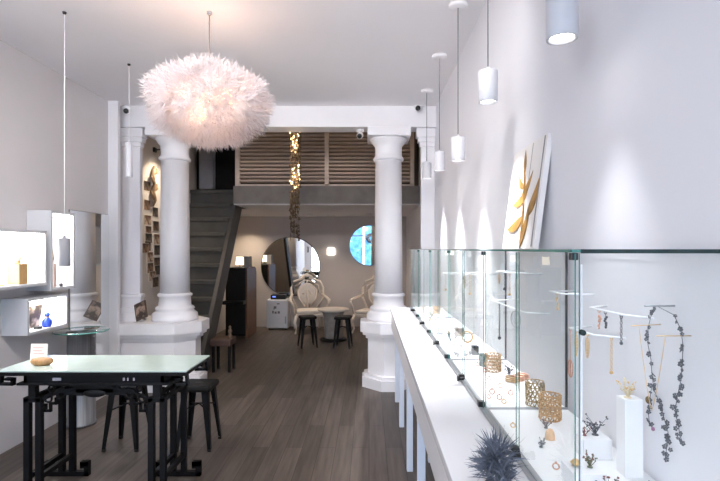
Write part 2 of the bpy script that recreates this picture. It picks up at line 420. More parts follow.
for layer, (sc, cnt) in enumerate(((.50, 1200), (.76, 5000), (.93, 15000))):
    for i in range(cnt):
        zz = rnd.uniform(-1, 1); a = rnd.uniform(0, 2 * PI); rr = math.sqrt(1 - zz * zz)
        if zz > .90: continue
        n_ = Vector((rr * math.cos(a), rr * math.sin(a), zz))
        lump = 1 + .06 * math.sin(5 * a + 4 * zz) + .06 * math.sin(9 * a - 7 * zz)
        ex = .358 * sc * lump; ez = .235 * sc * (1 + .05 * math.sin(4 * a))
        p = c + Vector((n_.x * ex, n_.y * ex, n_.z * ez))
        d = Vector((n_.x / 1.0, n_.y / 1.0, n_.z * 1.1)) + Vector((rnd.gauss(0, .6), rnd.gauss(0, .6), rnd.gauss(0, .5) - .1))
        feather(m, p, d, Vector((rnd.gauss(0, 1), rnd.gauss(0, 1), rnd.gauss(0, 1))), rnd.uniform(.045, .095), rnd.uniform(.003, .0075), rnd.uniform(-.6, .6))
f = m.build('feathers', FEATHER, t); f['kind'] = 'stuff'

# ------------------------------------------------------------------ pendants
def pendant(label, x, y, zb, r, h, cordmat, body, spot, group, canopy=True):
    t = thing('pendant_lamp', label, 'pendant lamp', (x, y, zb), group)
    if canopy: MB().lathe([(0, ZC), (.06, ZC - .0005), (.06, ZC - .018), (.05, ZC - .024), (0, ZC - .024)], (x, y, 0), 24).build('canopy', WHITE_CEIL if canopy is True else canopy, t)
    else: MB().lathe([(0, ZC), (.014, ZC - .0005), (.010, ZC - .014), (0, ZC - .016)], (x, y, 0), 12).build('hook', BLACK, t)
    MB().cyl((x, y, zb + h - .005), (x, y, ZC - .01), .0028 if canopy else .0022, seg=8).build('cord', cordmat, t)
    MB().lathe([(r * .80, zb + .022), (r * .82, zb), (r * .97, zb), (r, zb + .004), (r, zb + h - .004), (r - .004, zb + h), (.010, zb + h), (.008, zb + h + .018), (0, zb + h + .018)], (x, y, 0), 32).build('lamp_shade', body, t)
    MB().lathe([(0, zb + .012), (r * .78, zb + .012), (r * .78, zb + .02), (0, zb + .02)], (x, y, 0), 24).build('lens', LENS, t)
    if spot:
        o = lamp('SPOT', 'pendant_spot', (x, y, zb + .004), spot, (.94, .95, 1), t, spot_size=R(60), spot_blend=1.0, shadow_soft_size=.045)
    return t
PX = .575
for (y, zb, lab) in ((1.43, 2.175, 'white cylinder pendant nearest the camera, cut by the top edge'),
                     (2.32, 2.258, 'white cylinder pendant hanging second from the camera, up and left of the leaf picture'),
                     (3.10, 2.118, 'white cylinder pendant hanging third from the camera over the glass cases'),
                     (3.92, 2.190, 'white cylinder pendant hanging second farthest over the glass cases'),
                     (4.78, 2.255, 'white cylinder pendant farthest from the camera, in front of the pilaster')):
    pendant(lab, PX, y, zb, .046, .152, CORD, PENDANT, 30 if y < 2 else 175, 'white pendants over the glass cases')
p = at(63, 266, 3.2)
pendant('grey cylinder pendant in front of the tall lit wall box', -2.03, 3.2, p.z, .034, .185, WHITECORD, GREYLAMP, 8, None, canopy=False)
p = at(129, 177, 4.1)
pendant('slim white tube pendant in front of the left pilaster', p.x, 4.1, p.z, .026, .29, WHITECORD, PENDANT, 8, None, canopy=False)

# ------------------------------------------------------------------ counter with glass cases
HC = .95
CE, GX = .216, .423
t = thing('display_counter', 'long white counter on square legs along the right wall', 'counter', (.48, 2.6, 0))
MB().box((CE, .1, HC - .035), (XR - .002, 4.93, HC), bevel=.004).build('countertop', COUNTER, t)
MB().box((CE + .012, .12, HC - .20), (CE + .032, 4.91, HC - .035)).build('apron', mat('white_apron_laminate', (.74, .72, .73), .4, vary=.01), t)
for y in (.4, 1.12, 1.87, 2.62, 3.36, 4.19, 4.87):
    MB().box((.264, y - .021, 0), (.306, y + .021, HC - .035), bevel=.003).build('leg', LEGWHITE, t)
for y in (.5, 1.25, 2.0, 2.75, 3.5, 4.3):
    MB().box((.43, y - .021, 0), (.472, y + .021, HC - .035), bevel=.003).build('leg', LEGWHITE, t)

ZT = 1.549
CASE = [.985 + .79 * k for k in range(6)]
XE = XR - .008
case_labels = ['nearest glass jewellery case, with its clear end pane facing the camera', 'glass jewellery case second from the camera, below the leaf picture',
               'glass jewellery case third from the camera, middle of the row', 'glass jewellery case fourth from the camera on the white counter', 'farthest glass jewellery case at the column end of the counter']
PM = [PANE, GREENEDGE]; PMD = [PANE, DARKEDGE]
def small_clip(m, x, y, z): m.box((x - .014, y - .012, z), (x + .012, y + .012, z + .02), bevel=.003)
for k, (y0, y1) in enumerate(zip(CASE, CASE[1:])):
    t = thing('glass_display_case', case_labels[k], 'display case', ((GX + XE) / 2, (y0 + y1) / 2, HC), 'glass jewellery cases on the counter')
    a, b_ = y0 + .001, y1 - .001; ym = (y0 + y1) / 2
    MB().box((GX, a, HC + .0005), (XE, b_, HC + .006)).build('base_board', mat('white_case_floor', (.88, .88, .885), .4, vary=.006), t)
    MB().box((GX - .006, a, ZT - .006), (XE, b_, ZT), edge_mi=1, thin=2).build('top_panel', PM, t)
    if k == 0: MB().box((GX + .012, a - .002, ZT - .008), (XE, a, ZT + .0005)).build('edge_trim', DARKEDGE, t)
    MB().box((GX + .010, a, HC + .012), (XE, a + .005, ZT - .008), edge_mi=1, thin=1).build('end_pane', PM, t)
    if k == 4: MB().box((GX + .010, b_ - .006, HC + .012), (XE, b_, ZT - .008), edge_mi=1, thin=1).build('end_pane', PM, t)
    MB().box((GX, a + .002, HC + .012), (GX + .003, ym + .004, ZT - .008), edge_mi=1, thin=0).build('sliding_pane', PM, t)
    MB().box((GX + .006, ym - .004, HC + .012), (GX + .009, b_ - .002, ZT - .008), edge_mi=1, thin=0).build('sliding_pane', PM, t)
    MB().box((GX - .008, a, HC + .0005), (GX + .018, b_, HC + .012)).build('track', ALU, t)
    MB().box((GX + .018, a, HC + .006), (XE, a + .008, HC + .013)).build('end_rail', ALU, t)
    if k in (1, 2): MB().box((XE - .007, a, HC + .014), (XE, a + .008, ZT - .008)).build('rear_profile', mat('dark_grey_profile', (.08, .085, .09), .4, .5), t)
    for y in (a + .016, ym):
        m = MB(); small_clip(m, GX - .004, y, HC + .013); m.build('clip', BLACK, t)
    MB().box((GX - .004, a + .006, ZT - .022), (GX + .010, a + .022, ZT - .007), bevel=.002).build('clip', BLACK, t)
    m = MB(); m.cyl((GX - .004, ym - .05, HC + .028), (GX - .026, ym - .05, HC + .028), .008, seg=12); m.cyl((GX - .026, ym - .05, HC + .028), (GX - .034, ym - .05, HC + .028), .012, seg=12)
    m.build('lock', BLACK, t)
    if k == 0:
        MB().cyl((GX + .014, a - .008, ZT - .17), (GX + .014, a + .002, ZT - .17), .006).build('pane_connector', DARKEDGE, t)
        MB().box((GX + .016, a + .010, HC + .013), (GX + .020, a + .018, ZT - .03)).build('edge_seal', WHITEPAINT, t)

# leaf picture leaning on the cases
t = thing('leaning_picture', 'canvas of golden leaves leaning on the wall above the cases', 'picture', (.70, 2.18, ZT))
ang = math.atan2(.062, .475)
Mx = Matrix.Rotation(ang, 3, 'Y')
o_ = Vector((.668, 2.18, ZT + .001)); pw = .225; ph = .478
def pic(u, v, d): return o_ + Mx @ Vector((d, u, v))          # u along depth, v up the canvas, d into the wall
def picbox(m, u0, u1, v0, v1, d0, d1):
    vs = [m.bm.verts.new(pic(u, v, d)) for d in (d0, d1) for u in (u0, u1) for v in (v0, v1)]
    for q in ((0, 1, 3, 2), (4, 6, 7, 5), (0, 4, 5, 1), (2, 3, 7, 6), (0, 2, 6, 4), (1, 5, 7, 3)): m._f([vs[i] for i in q])
m = MB(); picbox(m, -pw, pw, .002, ph, 0, .022); m.build('canvas', mat('cream_canvas', (.82, .78, .75), .7, vary=.04, scale=5), t)
m = MB(); picbox(m, -pw + .17, -pw + .174, .25, ph - .004, -.0010, .0); picbox(m, -pw + .022, -pw + .034, .01, ph - .004, -.0012, .0); m.build('painted_stripe', mat('grey_paint_stripe', (.26, .25, .26), .7, vary=.2), t)
def leaf(tip, base, w, curve):
    (s0, t0), (s1, t1) = base, tip
    A = Vector((pw - s0 * 2 * pw, t0 * ph)); Bq = Vector((pw - s1 * 2 * pw, t1 * ph)); d = Bq - A; nn = Vector((-d.y, d.x)).normalized()
    L_, R_ = [], []
    for i in range(9):
        u = i / 8; c0 = A + d * u + nn * curve * math.sin(PI * u); ww = w * math.sin(PI * min(1, .06 + u * .94) ** .85) * .5
        L_.append(c0 + nn * ww); R_.append(c0 - nn * ww)
    return L_ + R_[::-1][:-1]
GOLDLEAF = mat('golden_leaf_paint', (.40, .215, .055), .45, .25, vary=.5, scale=16)
for k_, (tip, base, w_, cv) in enumerate((((.40, .97), (.46, .72), .040, .0), ((.72, .72), (.44, .50), .042, .018), ((.26, .75), (.50, .58), .036, -.012), ((.20, .44), (.64, .54), .050, -.016),
        ((.93, .62), (.70, .30), .060, .02), ((.12, .20), (.60, .30), .052, -.016), ((.76, .42), (.60, .01), .046, .01), ((.52, .60), (.62, .02), .016, .01), ((.46, .76), (.54, .58), .012, .0))):
    d0 = -.001 - .0006 * k_; pts = leaf(tip, base, w_, cv)
    m = MB(); A = [m.bm.verts.new(pic(q.x, q.y, -.0002)) for q in pts]; D = [m.bm.verts.new(pic(q.x, q.y, d0)) for q in pts]
    m._f(A); m._f(D[::-1])
    for i in range(len(pts)): m._f([A[i], A[(i + 1) % len(pts)], D[(i + 1) % len(pts)], D[i]])
    m.build('painted_leaf', GOLDLEAF, t)

# ------------------------------------------------------------------ jewellery
ZB = HC + .006
def onb(px, py, z=ZB):
    Y = (EYE - z) * F / (py - VY); return Vector(((px - VX) * Y / F, Y, z))
def cuff(label, p, r, h, m_, seed, name='mesh_cuff', cat='cuff', th=.0032, group=None):
    rnd = random.Random(seed); m = MB(); n1, n2 = 13, 6
    g = [[p + Vector(((r + rnd.uniform(-.06, .06) * r) * math.cos(2 * PI * (i + .5 * (j % 2)) / n1), (r + rnd.uniform(-.06, .06) * r) * math.sin(2 * PI * (i + .5 * (j % 2)) / n1), th + (h - 2 * th) * j / (n2 - 1) + (rnd.uniform(-.1, .1) * h / n2 if 0 < j < n2 - 1 else 0))) for i in range(n1)] for j in range(n2)]
    for j in range(n2):
        for i in range(n1):
            m.tube([g[j][i], g[j][(i + 1) % n1]], th * .8, 5)
            if j + 1 < n2:
                m.tube([g[j][i], g[j + 1][i]], th * .8, 5)
                m.tube([g[j][i], g[j + 1][(i - 1 if j % 2 == 0 else i + 1) % n1]], th * .6, 5)
    return m.build_thing(name, m_, label, cat, group)
def twig(label, p, h, m_, seed, n=9, tip=None, name='twig_brooch', cat='brooch', spread=1.3, r0=.0009):
    n = int(n * 2)
    rnd = random.Random(seed); m = MB()
    m.lathe([(0, 0), (h * .22, 0), (h * .20, .002), (0, .003)], p, 12)
    ends = []
    for i in range(n):
        a = rnd.uniform(0, 2 * PI); L = h * rnd.uniform(.55, 1.0); s_ = spread * rnd.uniform(.2, 1)
        e = p + Vector((math.cos(a) * L * s_ * .7, math.sin(a) * L * s_ * .7, L)); mid = p + (e - p) * .5 + Vector((rnd.gauss(0, .1), rnd.gauss(0, .1), .1)) * h
        m.tube([p + Vector((0, 0, .001)), mid, e], [r0 * 1.3, r0, r0 * .8], 5); ends.append(e); ends.append(mid)
    for e in ends:
        for q in range(2):
            ax = Vector((rnd.gauss(0, 1), rnd.gauss(0, 1), rnd.gauss(0, 1))).normalized()
            m.ball(e + ax * h * .07, h * .075, (1, .35, .8), 1, 0 if rnd.random() < .6 or tip is None else 1, Vector((0, 0, 1)).rotation_difference(ax).to_matrix())
    return m.build_thing(name, [m_, tip or m_], label, cat)
def ring(label, p, r, m_, name='ring', cat='ring', stone=True, group=None):
    m = MB(); m.torus(p + Vector((0, 0, r)), r * .8, r * .2, (.35, 1, 0), 20, 8)
    if stone: m.ball(p + Vector((0, 0, r * 2.05)), r * .38, (1, 1, .7), 1)
    return m.build_thing(name, m_, label, cat, group)
def riser(label, a, b_):
    m = MB(); m.box(a, b_, bevel=.0015); return m.build_thing('riser_block', WHITEPAINT, label, 'riser')
def clampx(v): v.x = min(max(v.x, GX + .045), XE - .035); return v

# near case
q = onb(633, 474); q.x = .688
riser('tall white riser block in the nearest case, below the looped dark necklace', (q.x - .024, q.y - .022, ZB), (q.x + .024, q.y + .022, 1.158))
twig('cream and gold flower ornament on top of the tall white riser', Vector((q.x - .005, q.y, 1.158)), .045, mat('cream_enamel', (.80, .68, .48), .4, vary=.1), 5, 8, GOLD)
q2 = Vector((.655, 1.385, ZB))
riser('low white riser block left of the tall one in the nearest case', (q2.x - .05, q2.y - .035, ZB), (q2.x + .03, q2.y + .04, 1.012))
twig('grey twig brooch on the low white riser', Vector((q2.x + .0, q2.y + .005, 1.012)), .045, SILVER, 11, 7)
twig('small oxblood brooch on the low white riser', Vector((q2.x - .033, q2.y, 1.012)), .026, OXBLOOD, 12, 6, SILVER)
q3 = Vector((.545, 1.20, ZB))
riser('flat white plinth nearest the end pane of the nearest case', (q3.x - .045, q3.y - .03, ZB), (q3.x + .035, q3.y + .05, 1.0))
twig('moss green sprig brooch on the flat white plinth', Vector((q3.x + .012, q3.y + .01, 1.0)), .032, MOSS, 14, 8, OXBLOOD)
m = MB(); c_ = Vector((q3.x - .022, q3.y + .015, 1.0)); m.ball(c_ + Vector((0, 0, .010)), .010); m.torus(c_ + Vector((0, 0, .0100)), .011, .0016); m.build_thing('gold_bead', GOLD, 'round gold bead beside the moss green sprig', 'bead')
twig('grey and rust sprig brooch at the foot of the flat white plinth', Vector((.575, 1.14, ZB)), .045, SILVER, 17, 8, OXBLOOD)
twig('small silver leaf brooch in front of the tall riser', Vector((.615, 1.165, ZB)), .02, SILVER, 18, 6)
twig('rust brown sprig brooch right of the tall riser foot', Vector((.70, 1.165, ZB)), .028, ROSEGOLD, 19, 6, SILVER)
cuff('tan gold mesh cuff at the back of the nearest case', clampx(onb(550, 419)), .036, .088, TANGOLD, 21)
m = MB(); q = onb(550, 439); m.lathe([(.016, 0), (.013, .022), (.008, .03), (0, .031)], q, 12); m.build_thing('ring_cone', mat('peach_stone', (.78, .48, .26), .5, vary=.15, scale=50), 'small peach cone standing before the tan mesh cuff', 'ring cone')
twig('dark red and silver sprig between the peach cone and tan cuff', onb(546, 428), .03, SILVER, 23, 6, OXBLOOD)
twig('little grey clover brooch left of the peach cone', onb(541, 447), .025, SILVER, 24, 5)
ring('small gold ring near the sliding front of the nearest case', onb(513, 428), .009, GOLD)
ring('pink gold ring right of the grey clover brooch', onb(556, 470), .010, ROSEGOLD)
# second case
cuff('openwork gold wire cuff just beyond the first glass divider', clampx(onb(536, 406)) + Vector((0, .012, 0)), .034, .092, mat('dark_gold_wire', (.50, .36, .18), .4, .6, vary=.2), 31, th=.0024)
cuff('squat tan mesh cuff in the second case, close to the dark tumbler', clampx(onb(493, 371)), .037, .085, TANGOLD, 32)
for i, (px, py) in enumerate(((512, 376), (518, 375), (524, 373))):
    q = clampx(onb(px, py + 6)); m = MB()
    for k in range(3): m.torus(q + Vector((0, 0, .006 + .008 * k)), .026 + .002 * (k % 2), .0034, (0.05 * k, .04, 1), 24, 6)
    m.build_thing('coil_bracelet', ROSEGOLD if i else TANGOLD, ['tan coil bracelet leftmost of three by the wall in the second case', 'pink gold coil bracelet between two others in the second case', 'pink gold coil bracelet rightmost of three by the wall in the second case'][i], 'bracelet', 'coil bracelets in the second case')
ring('gold ring on the bare floor of the second case, left of the wire cuff', onb(504, 404), .010, GOLD)
ring('pink gold ring close to the front track of the second case', onb(489, 399), .009, ROSEGOLD)
twig('silver sprig brooch between the coil bracelets and squat cuff', onb(509, 374), .045, SILVER, 36, 6)
# third case
m = MB(); q = onb(483, 366); m.lathe([(0, 0), (.018, 0), (.021, .04), (.022, .062), (.0175, .062), (.016, .006), (0, .006)], q, 20); m.build_thing('ring_tumbler', mat('smoky_green_glass', (.10, .15, .14), .15, vary=.2), 'smoky green tumbler left of the squat tan cuff', 'tumbler')
q = onb(475, 354.5); m = MB(); m.box(q + Vector((-.019, -.018, 0)), q + Vector((.019, .018, .05)), bevel=.003); m.build_thing('ring_box', mat('charcoal_velvet', (.03, .033, .036), .9, vary=.2), 'small charcoal ring box in the third case', 'box')
q = onb(468, 343); q.x = .62; m = MB(); m.torus(q + Vector((0, 0, .040)), .034, .006, (.4, 1, 0), 28, 8); m.build_thing('bangle', TANGOLD, 'tan bangle standing on edge beside the charcoal ring box', 'bangle')
twig('silver sprig brooch close to the front track of the third case', onb(458, 357), .03, SILVER, 41, 6)
ring('pink gold ring in front of the charcoal ring box', onb(466, 360), .010, ROSEGOLD)
# fourth and fifth case
q = onb(459, 336); q.x = min(q.x, .66); m = MB(); m.box(q + Vector((-.028, -.028, 0)), q + Vector((.028, .028, .056)), bevel=.003); m.build_thing('jewellery_box', mat('taupe_velvet', (.25, .22, .20), .9, vary=.15), 'taupe jewellery box in the fourth case', 'box')
twig('gold sprig brooch left of the taupe jewellery box', onb(449, 334), .03, GOLD, 44, 6, ROSEGOLD)
q = Vector((.62, 4.4, ZB)); cuff('gold wire cuff in the farthest case', q, .034, .07, GOLD, 45)
twig('moss sprig brooch in the farthest case', Vector((.55, 4.2, ZB)), .04, MOSS, 46, 7, GOLD)

rnd = random.Random(77)
for (ya, yb2, n_, nm, what) in ((1.83, 2.5, 8, 'second', 'ring'), (2.62, 3.3, 9, 'third', 'brooch'), (3.42, 4.08, 9, 'fourth', 'brooch'), (4.22, 4.86, 7, 'farthest', 'ring')):
    used = []
    for i in range(60):
        if len(used) >= n_: break
        x, y = rnd.uniform(GX + .06, GX + .155), rnd.uniform(ya, yb2)
        if any((x - a) ** 2 + (y - b_) ** 2 < .055 ** 2 for a, b_ in used): continue
        used.append((x, y)); p = Vector((x, y, ZB)); mm = rnd.choice((GOLD, ROSEGOLD, SILVER, TANGOLD)) if nm != 'fourth' else GOLD
        if what == 'ring': ring('small ring standing among others on the white floor of the %s case' % nm, p, rnd.uniform(.010, .013), ROSEGOLD if nm == 'second' else GOLD, group='small rings on the floor of the %s case' % nm)
        else:
            o = twig('small sprig brooch among others on the white floor of the %s case' % nm, p, rnd.uniform(.026, .036), SILVER if nm == 'third' else TANGOLD, 100 + i, 5); o['group'] = 'small brooches on the floor of the %s case' % nm
# acrylic arms with hanging pieces
def arm(label, pts, r=.0028, m_=None, name='jewellery_hanger'):
    m = MB(); m.tube(pts, r, 8)
    return m.build_thing(name, m_ or mat('frosted_acrylic', (.90, .90, .92), .3, vary=.01), label, 'jewellery hanger')
W_ = XR - .001
A1 = [Vector((W_, 1.50, 1.372)), Vector((.672, 1.46, 1.372)), Vector((.695, 1.315, 1.370)), Vector((W_, 1.25, 1.369))]
arm('upper white acrylic arm on the wall of the nearest case', A1)
A2 = [Vector((W_, 1.60, 1.292)), Vector((.655, 1.57, 1.292)), Vector((.675, 1.44, 1.292)), Vector((W_, 1.385, 1.292))]
arm('lower white acrylic arm on the wall of the nearest case', A2)
A3 = [Vector((W_, 1.165, 1.412)), Vector((.668, 1.165, 1.412))]
arm('steel peg holding the looped dark necklace', A3, .0022, ALU)
A4 = [Vector((W_, 1.30, 1.36)), Vector((W_, 1.24, 1.365)), Vector((.655, 1.15, 1.366))]
A4 = [Vector((W_, 1.22, 1.358)), Vector((.655, 1.20, 1.358))]
arm('thin gilt peg below the dark necklace peg', A4, .0011, GOLD)
A5 = [Vector((W_, 1.105, 1.350)), Vector((.662, 1.105, 1.350))]
arm('thin gilt peg closest to the end pane', A5, .0011, GOLD)
A6 = [Vector((W_, 1.72, 1.40)), Vector((.64, 1.70, 1.40)), Vector((.65, 1.60, 1.40)), Vector((W_, 1.58, 1.40))]
arm('white acrylic arm beside the first glass divider', A6)
# second case arms
A7 = [Vector((W_, 2.30, 1.445)), Vector((.60, 2.26, 1.445)), Vector((.62, 2.08, 1.445)), Vector((W_, 2.05, 1.445))]
arm('upper white acrylic arm on the wall of the second case', A7)
A8 = [Vector((W_, 2.38, 1.30)), Vector((.60, 2.34, 1.30)), Vector((.65, 2.00, 1.285)), Vector((W_, 1.97, 1.285))]
arm('lower white acrylic arm on the wall of the second case', A8)
A9 = [Vector((W_, 3.05, 1.40)), Vector((.58, 3.0, 1.40)), Vector((.60, 2.80, 1.40)), Vector((W_, 2.78, 1.40))]
arm('white acrylic arm on the wall of the third case', A9)
A10 = [Vector((W_, 3.85, 1.36)), Vector((.58, 3.8, 1.36)), Vector((.60, 3.6, 1.36)), Vector((W_, 3.58, 1.36))]
arm('white acrylic arm on the wall of the fourth case', A10)

def hanging(name, label, cat, top, length, m_, style, seed=0, size=.012, group=None):
    rnd = random.Random(seed); m = MB()
    top = Vector(top); bot = top - Vector((0, 0, length))
    m.torus(top, .005, .0009, (1, .3, 0), 12, 5)
    if style == 'chain':
        n = max(4, int(length / .007))
        for i in range(n): m.torus(top + (bot - top) * ((i + .5) / n), .0035, .0011, (1, 0, 0) if i % 2 else (0, 1, 0), 8, 4)
        m.ball(bot, size * .45, sub=1)
    elif style == 'oval':
        m.tube([top, bot + Vector((0, 0, size))], .0009, 5)
        cc = bot - Vector((0, 0, size * .6))
        for i in range(16):
            for j in range(5):
                a = 2 * PI * i / 16; rr = size * (j + .5) / 5
                m.ball(cc + Vector((.35 * rr * math.cos(a) , .9 * rr * math.cos(a), 1.45 * rr * math.sin(a))), size * .12, sub=1)
        m.torus(cc, size, size * .09, (1, 0, 0), 24, 6, sc=(1.45, .95, 1))
    elif style == 'filigree':
        m.tube([top, bot], .0009, 5)
        for i in range(7):
            u = .25 + .75 * i / 6; w_ = size * (.4 + .6 * math.sin(PI * u))
            m.torus(top + (bot - top) * u, w_ * .6, size * .10, (1, .4, 0), 14, 5)
    elif style == 'drops':
        m.tube([top, bot], .0009, 5)
        for i in range(6):
            m.ball(top + (bot - top) * (.3 + .7 * i / 5) + Vector((rnd.gauss(0, .1), rnd.gauss(0, .3), 0)) * size, size * rnd.uniform(.2, .4), (1, 1, 1.3), 1)
    return m.build_thing(name, m_, label, cat, group)
def on(A, i, u): return A[i] + (A[i + 1] - A[i]) * u - Vector((0, 0, .0045))
hanging('earring', 'gold beaded earring on the arm beside the first divider', 'earring', on(A6, 1, .55), .05, GOLD, 'drops', 1, .012)
hanging('earring', 'gold filigree earring left on the lower arm of the nearest case', 'earring', on(A2, 1, .30), .075, GOLD, 'filigree', 2, .013)
hanging('earring', 'gold filigree earring right on the lower arm of the nearest case', 'earring', on(A2, 1, .75), .068, GOLD, 'filigree', 3, .013)
hanging('pendant', 'pink gold oval openwork pendant below the filigree earrings', 'pendant', on(A2, 1, .05), .115, ROSEGOLD, 'oval', 4, .019)
hanging('earring', 'rust and grey drop earring left on the upper acrylic arm', 'earring', on(A1, 1, .30), .05, ROSEGOLD, 'drops', 5, .013)
hanging('earring', 'silver drop earring right on the upper acrylic arm', 'earring', on(A1, 1, .50), .042, SILVER, 'drops', 6, .012)
hanging('earring', 'dark silver chain earring at the corner of the upper arm', 'earring', on(A1, 1, .96), .075, SILVER, 'chain', 7, .012)
hanging('necklace', 'thin gold chain hanging over the tall riser', 'necklace', on(A2, 2, .55), .10, GOLD, 'chain', 8, .014)
hanging('earring', 'gold drop earring left on the upper arm of the second case', 'earring', on(A7, 1, .2), .05, TANGOLD, 'filigree', 9, .012)
hanging('earring', 'dark drop earring mid upper arm of the second case', 'earring', on(A7, 1, .55), .07, SILVER, 'chain', 10, .02)
hanging('necklace', 'long gold chain on the upper arm of the second case', 'necklace', on(A7, 1, .85), .09, GOLD, 'chain', 11, .016)
m = MB(); q = on(A8, 1, .75); m.torus(q - Vector((0, 0, .038)), .036, .003, (1, .3, 0), 28, 6); m.torus(q - Vector((0, 0, .030)), .026, .002, (1, .3, .1), 28, 6)
m.tube([q, q - Vector((0, 0, .004))], .001); m.build_thing('hoop_pendant', mat('pale_silver', (.62, .62, .62), .3, .6), 'pale silver double hoop on the lower arm of the second case', 'pendant')
hanging('necklace', 'dark silver chain on the lower arm of the second case', 'necklace', on(A8, 1, .25), .16, SILVER, 'chain', 12, .02)
hanging('necklace', 'gold chain on the arm of the third case, nearer the camera', 'necklace', on(A9, 1, .8), .11, GOLD, 'chain', 13, .02)
hanging('earring', 'gold drop earring on the arm of the third case, farther from the camera', 'earring', on(A9, 1, .3), .08, TANGOLD, 'filigree', 14, .02)
hanging('necklace', 'gold chain on the arm of the fourth case', 'necklace', on(A10, 1, .5), .12, GOLD, 'chain', 15, .022)

# dark blossom necklace on its peg
t = thing('blossom_necklace', 'long dark grey blossom necklace looped over a steel peg', 'necklace', (.70, 1.13, 1.0))
def PW(px, py, off=.022):
    X = XR - off; Y = X * F / (px - VX); return Vector((X, Y, EYE + (VY - py) * Y / F))
pa = [PW(*v) for v in ((656, 306), (652, 312), (648, 328), (648, 345), (651, 360), (652, 375), (654, 390), (660, 404), (664, 418), (668, 432), (667, 446), (665, 459))]
pb = [PW(*v) for v in ((657, 306), (674, 315), (681, 330), (683, 345), (682, 366), (681, 380), (677, 398), (675, 412), (678, 424), (680, 436), (684, 446))]
pc = [PW(*v) for v in ((652, 384), (650, 398), (648, 410), (649, 420), (652, 428))]
m = MB()
for P_ in (pa, pb, pc): m.tube(P_, .0009, 5)
m.build('wire', SILVER, t)
rnd = random.Random(5); m = MB()
def blossom(m, c_, r):
    n_ = Vector((-1, rnd.gauss(0, .5) - .5, rnd.gauss(0, .4))).normalized(); M_ = Vector((0, 0, 1)).rotation_difference(n_).to_matrix(); a0 = rnd.uniform(0, 1)
    for i in range(5):
        a = a0 + 2 * PI * i / 5
        m.ball(c_ + M_ @ Vector((math.cos(a) * r * .62, math.sin(a) * r * .62, 0)), r * .42, (1, 1, .45), 1, 0, M_)
    m.ball(c_ + n_ * r * .15, r * .28, sub=1)
for P_, dens in ((pa, 1), (pb, 1), (pc, 1)):
    for i, (a, b_) in enumerate(zip(P_, P_[1:])):
        n = max(1, int((b_ - a).length / (.0065 if i > 4 else .0105)))
        for k in range(n):
            if P_ is pa and i < 5 and rnd.random() < .25: continue
            if P_ is pb and i < 1: continue
            sp = .006 if i > 4 else .0025
            blossom(m, a + (b_ - a) * (k + rnd.random()) / n + Vector((rnd.uniform(-.003, .003), rnd.gauss(0, sp), rnd.gauss(0, .003))), rnd.uniform(.0042, .0078))
m.build('blossoms', SILVER, t)
m = MB(); m.ball(PW(648, 400, .02) , .009, (.6, 1, 1.1), 2); m.build('amber_bead', mat('amber', (.20, .12, .05), .2, vary=.2), t)
m = MB(); m.ball(PW(653, 429), .005, (1, 1, 1.2), 1); m.build('pink_bead', mat('plum_stone', (.30, .10, .22), .3), t)
m = MB(); top1 = A4[1] + Vector((.02, 0, -.003)); top2 = A5[1] + Vector((.02, 0, -.003))
low = Vector((.69, 1.165, 1.17)); pts = []
for i in range(13):
    u = i / 12; p_ = top1.lerp(top2, u); pts.append(Vector((p_.x + .0, p_.y, p_.z - .19 * (1 - abs(2 * u - 1) ** 1.25))))
m.tube(pts, .0008, 5); m.build_thing('gold_chain_necklace', GOLD, 'fine gold chain strung between two thin gilt pegs', 'necklace')

# slate feathered ornament on the counter
t = thing('feathered_ornament', 'slate blue spiky feathered ornament on the counter by the nearest case', 'ornament', (.325, 1.22, HC))
rnd = random.Random(9); m = MB(); p0 = Vector((.325, 1.22, HC))
m.lathe([(0, 0), (.03, 0), (.028, .008), (.006, .012), (.005, .10), (0, .102)], p0, 16); m.build('stand', SLATE, t)
m = MB()
for cl, (off, n, L0, lean) in enumerate(((Vector((0, 0, .05)), 320, .075, Vector((0, 0, .3))), (Vector((-.012, 0, .03)), 240, .06, Vector((-.9, -.1, .25))), (Vector((.01, -.02, .015)), 160, .055, Vector((.3, -.3, .3))))):
    for i in range(n):
        d = Vector((rnd.gauss(0, .55), rnd.gauss(0, .55), rnd.gauss(.35, .5))) + lean
        st = p0 + off + Vector((rnd.gauss(0, .006), rnd.gauss(0, .006), rnd.gauss(.012, .014)))
        feather(m, st, d, Vector((rnd.gauss(0, 1), rnd.gauss(0, 1), rnd.gauss(0, 1))), L0 * rnd.uniform(.4, 1.0), rnd.uniform(.0022, .005), rnd.uniform(-.6, .6))
for v in m.bm.verts:
    if v.co.z < HC + .002: v.co.z = HC + .002
    if v.co.x > GX - .012: v.co.x = GX - .012
f = m.build('plumes', SLATE, t); f['kind'] = 'stuff'

# ------------------------------------------------------------------ lit wall boxes on the left
def wall_box(label, y0, y1, z0, z1, depth, th=.022):
    t = thing('wall_display_box', label, 'display box', (XL + depth / 2, (y0 + y1) / 2, z0))
    x0, x1 = XL + .002, XL + depth
    m = MB(); m.box((x0, y0, z0), (x1, y1, z0 + th)); m.box((x0, y0, z1 - th), (x1, y1, z1)); m.box((x0, y0, z0 + th), (x1, y0 + th, z1 - th)); m.box((x0, y1 - th, z0 + th), (x1, y1, z1 - th)); m.box((x0, y0 + th, z0 + th), (x0 + .01, y1 - th, z1 - th))
    m.build('box_shell', BOXWHITE, t)
    MB().box((x0 + .05, y0 + th + .01, z1 - th - .012), (x1 - .03, y1 - th - .01, z1 - th)).build('led_panel', LED, t)
    MB().box((x0 + .012, y0 + th + .01, z0 + th + .02), (x0 + .02, y1 - th - .01, z1 - th - .02)).build('backlight_panel', emit('white_backlight', (1, .985, .97), 3.0), t)
    return t
XFc = -2.583
DB = XFc - XL
def yb(px, X): return X * F / (px - VX)
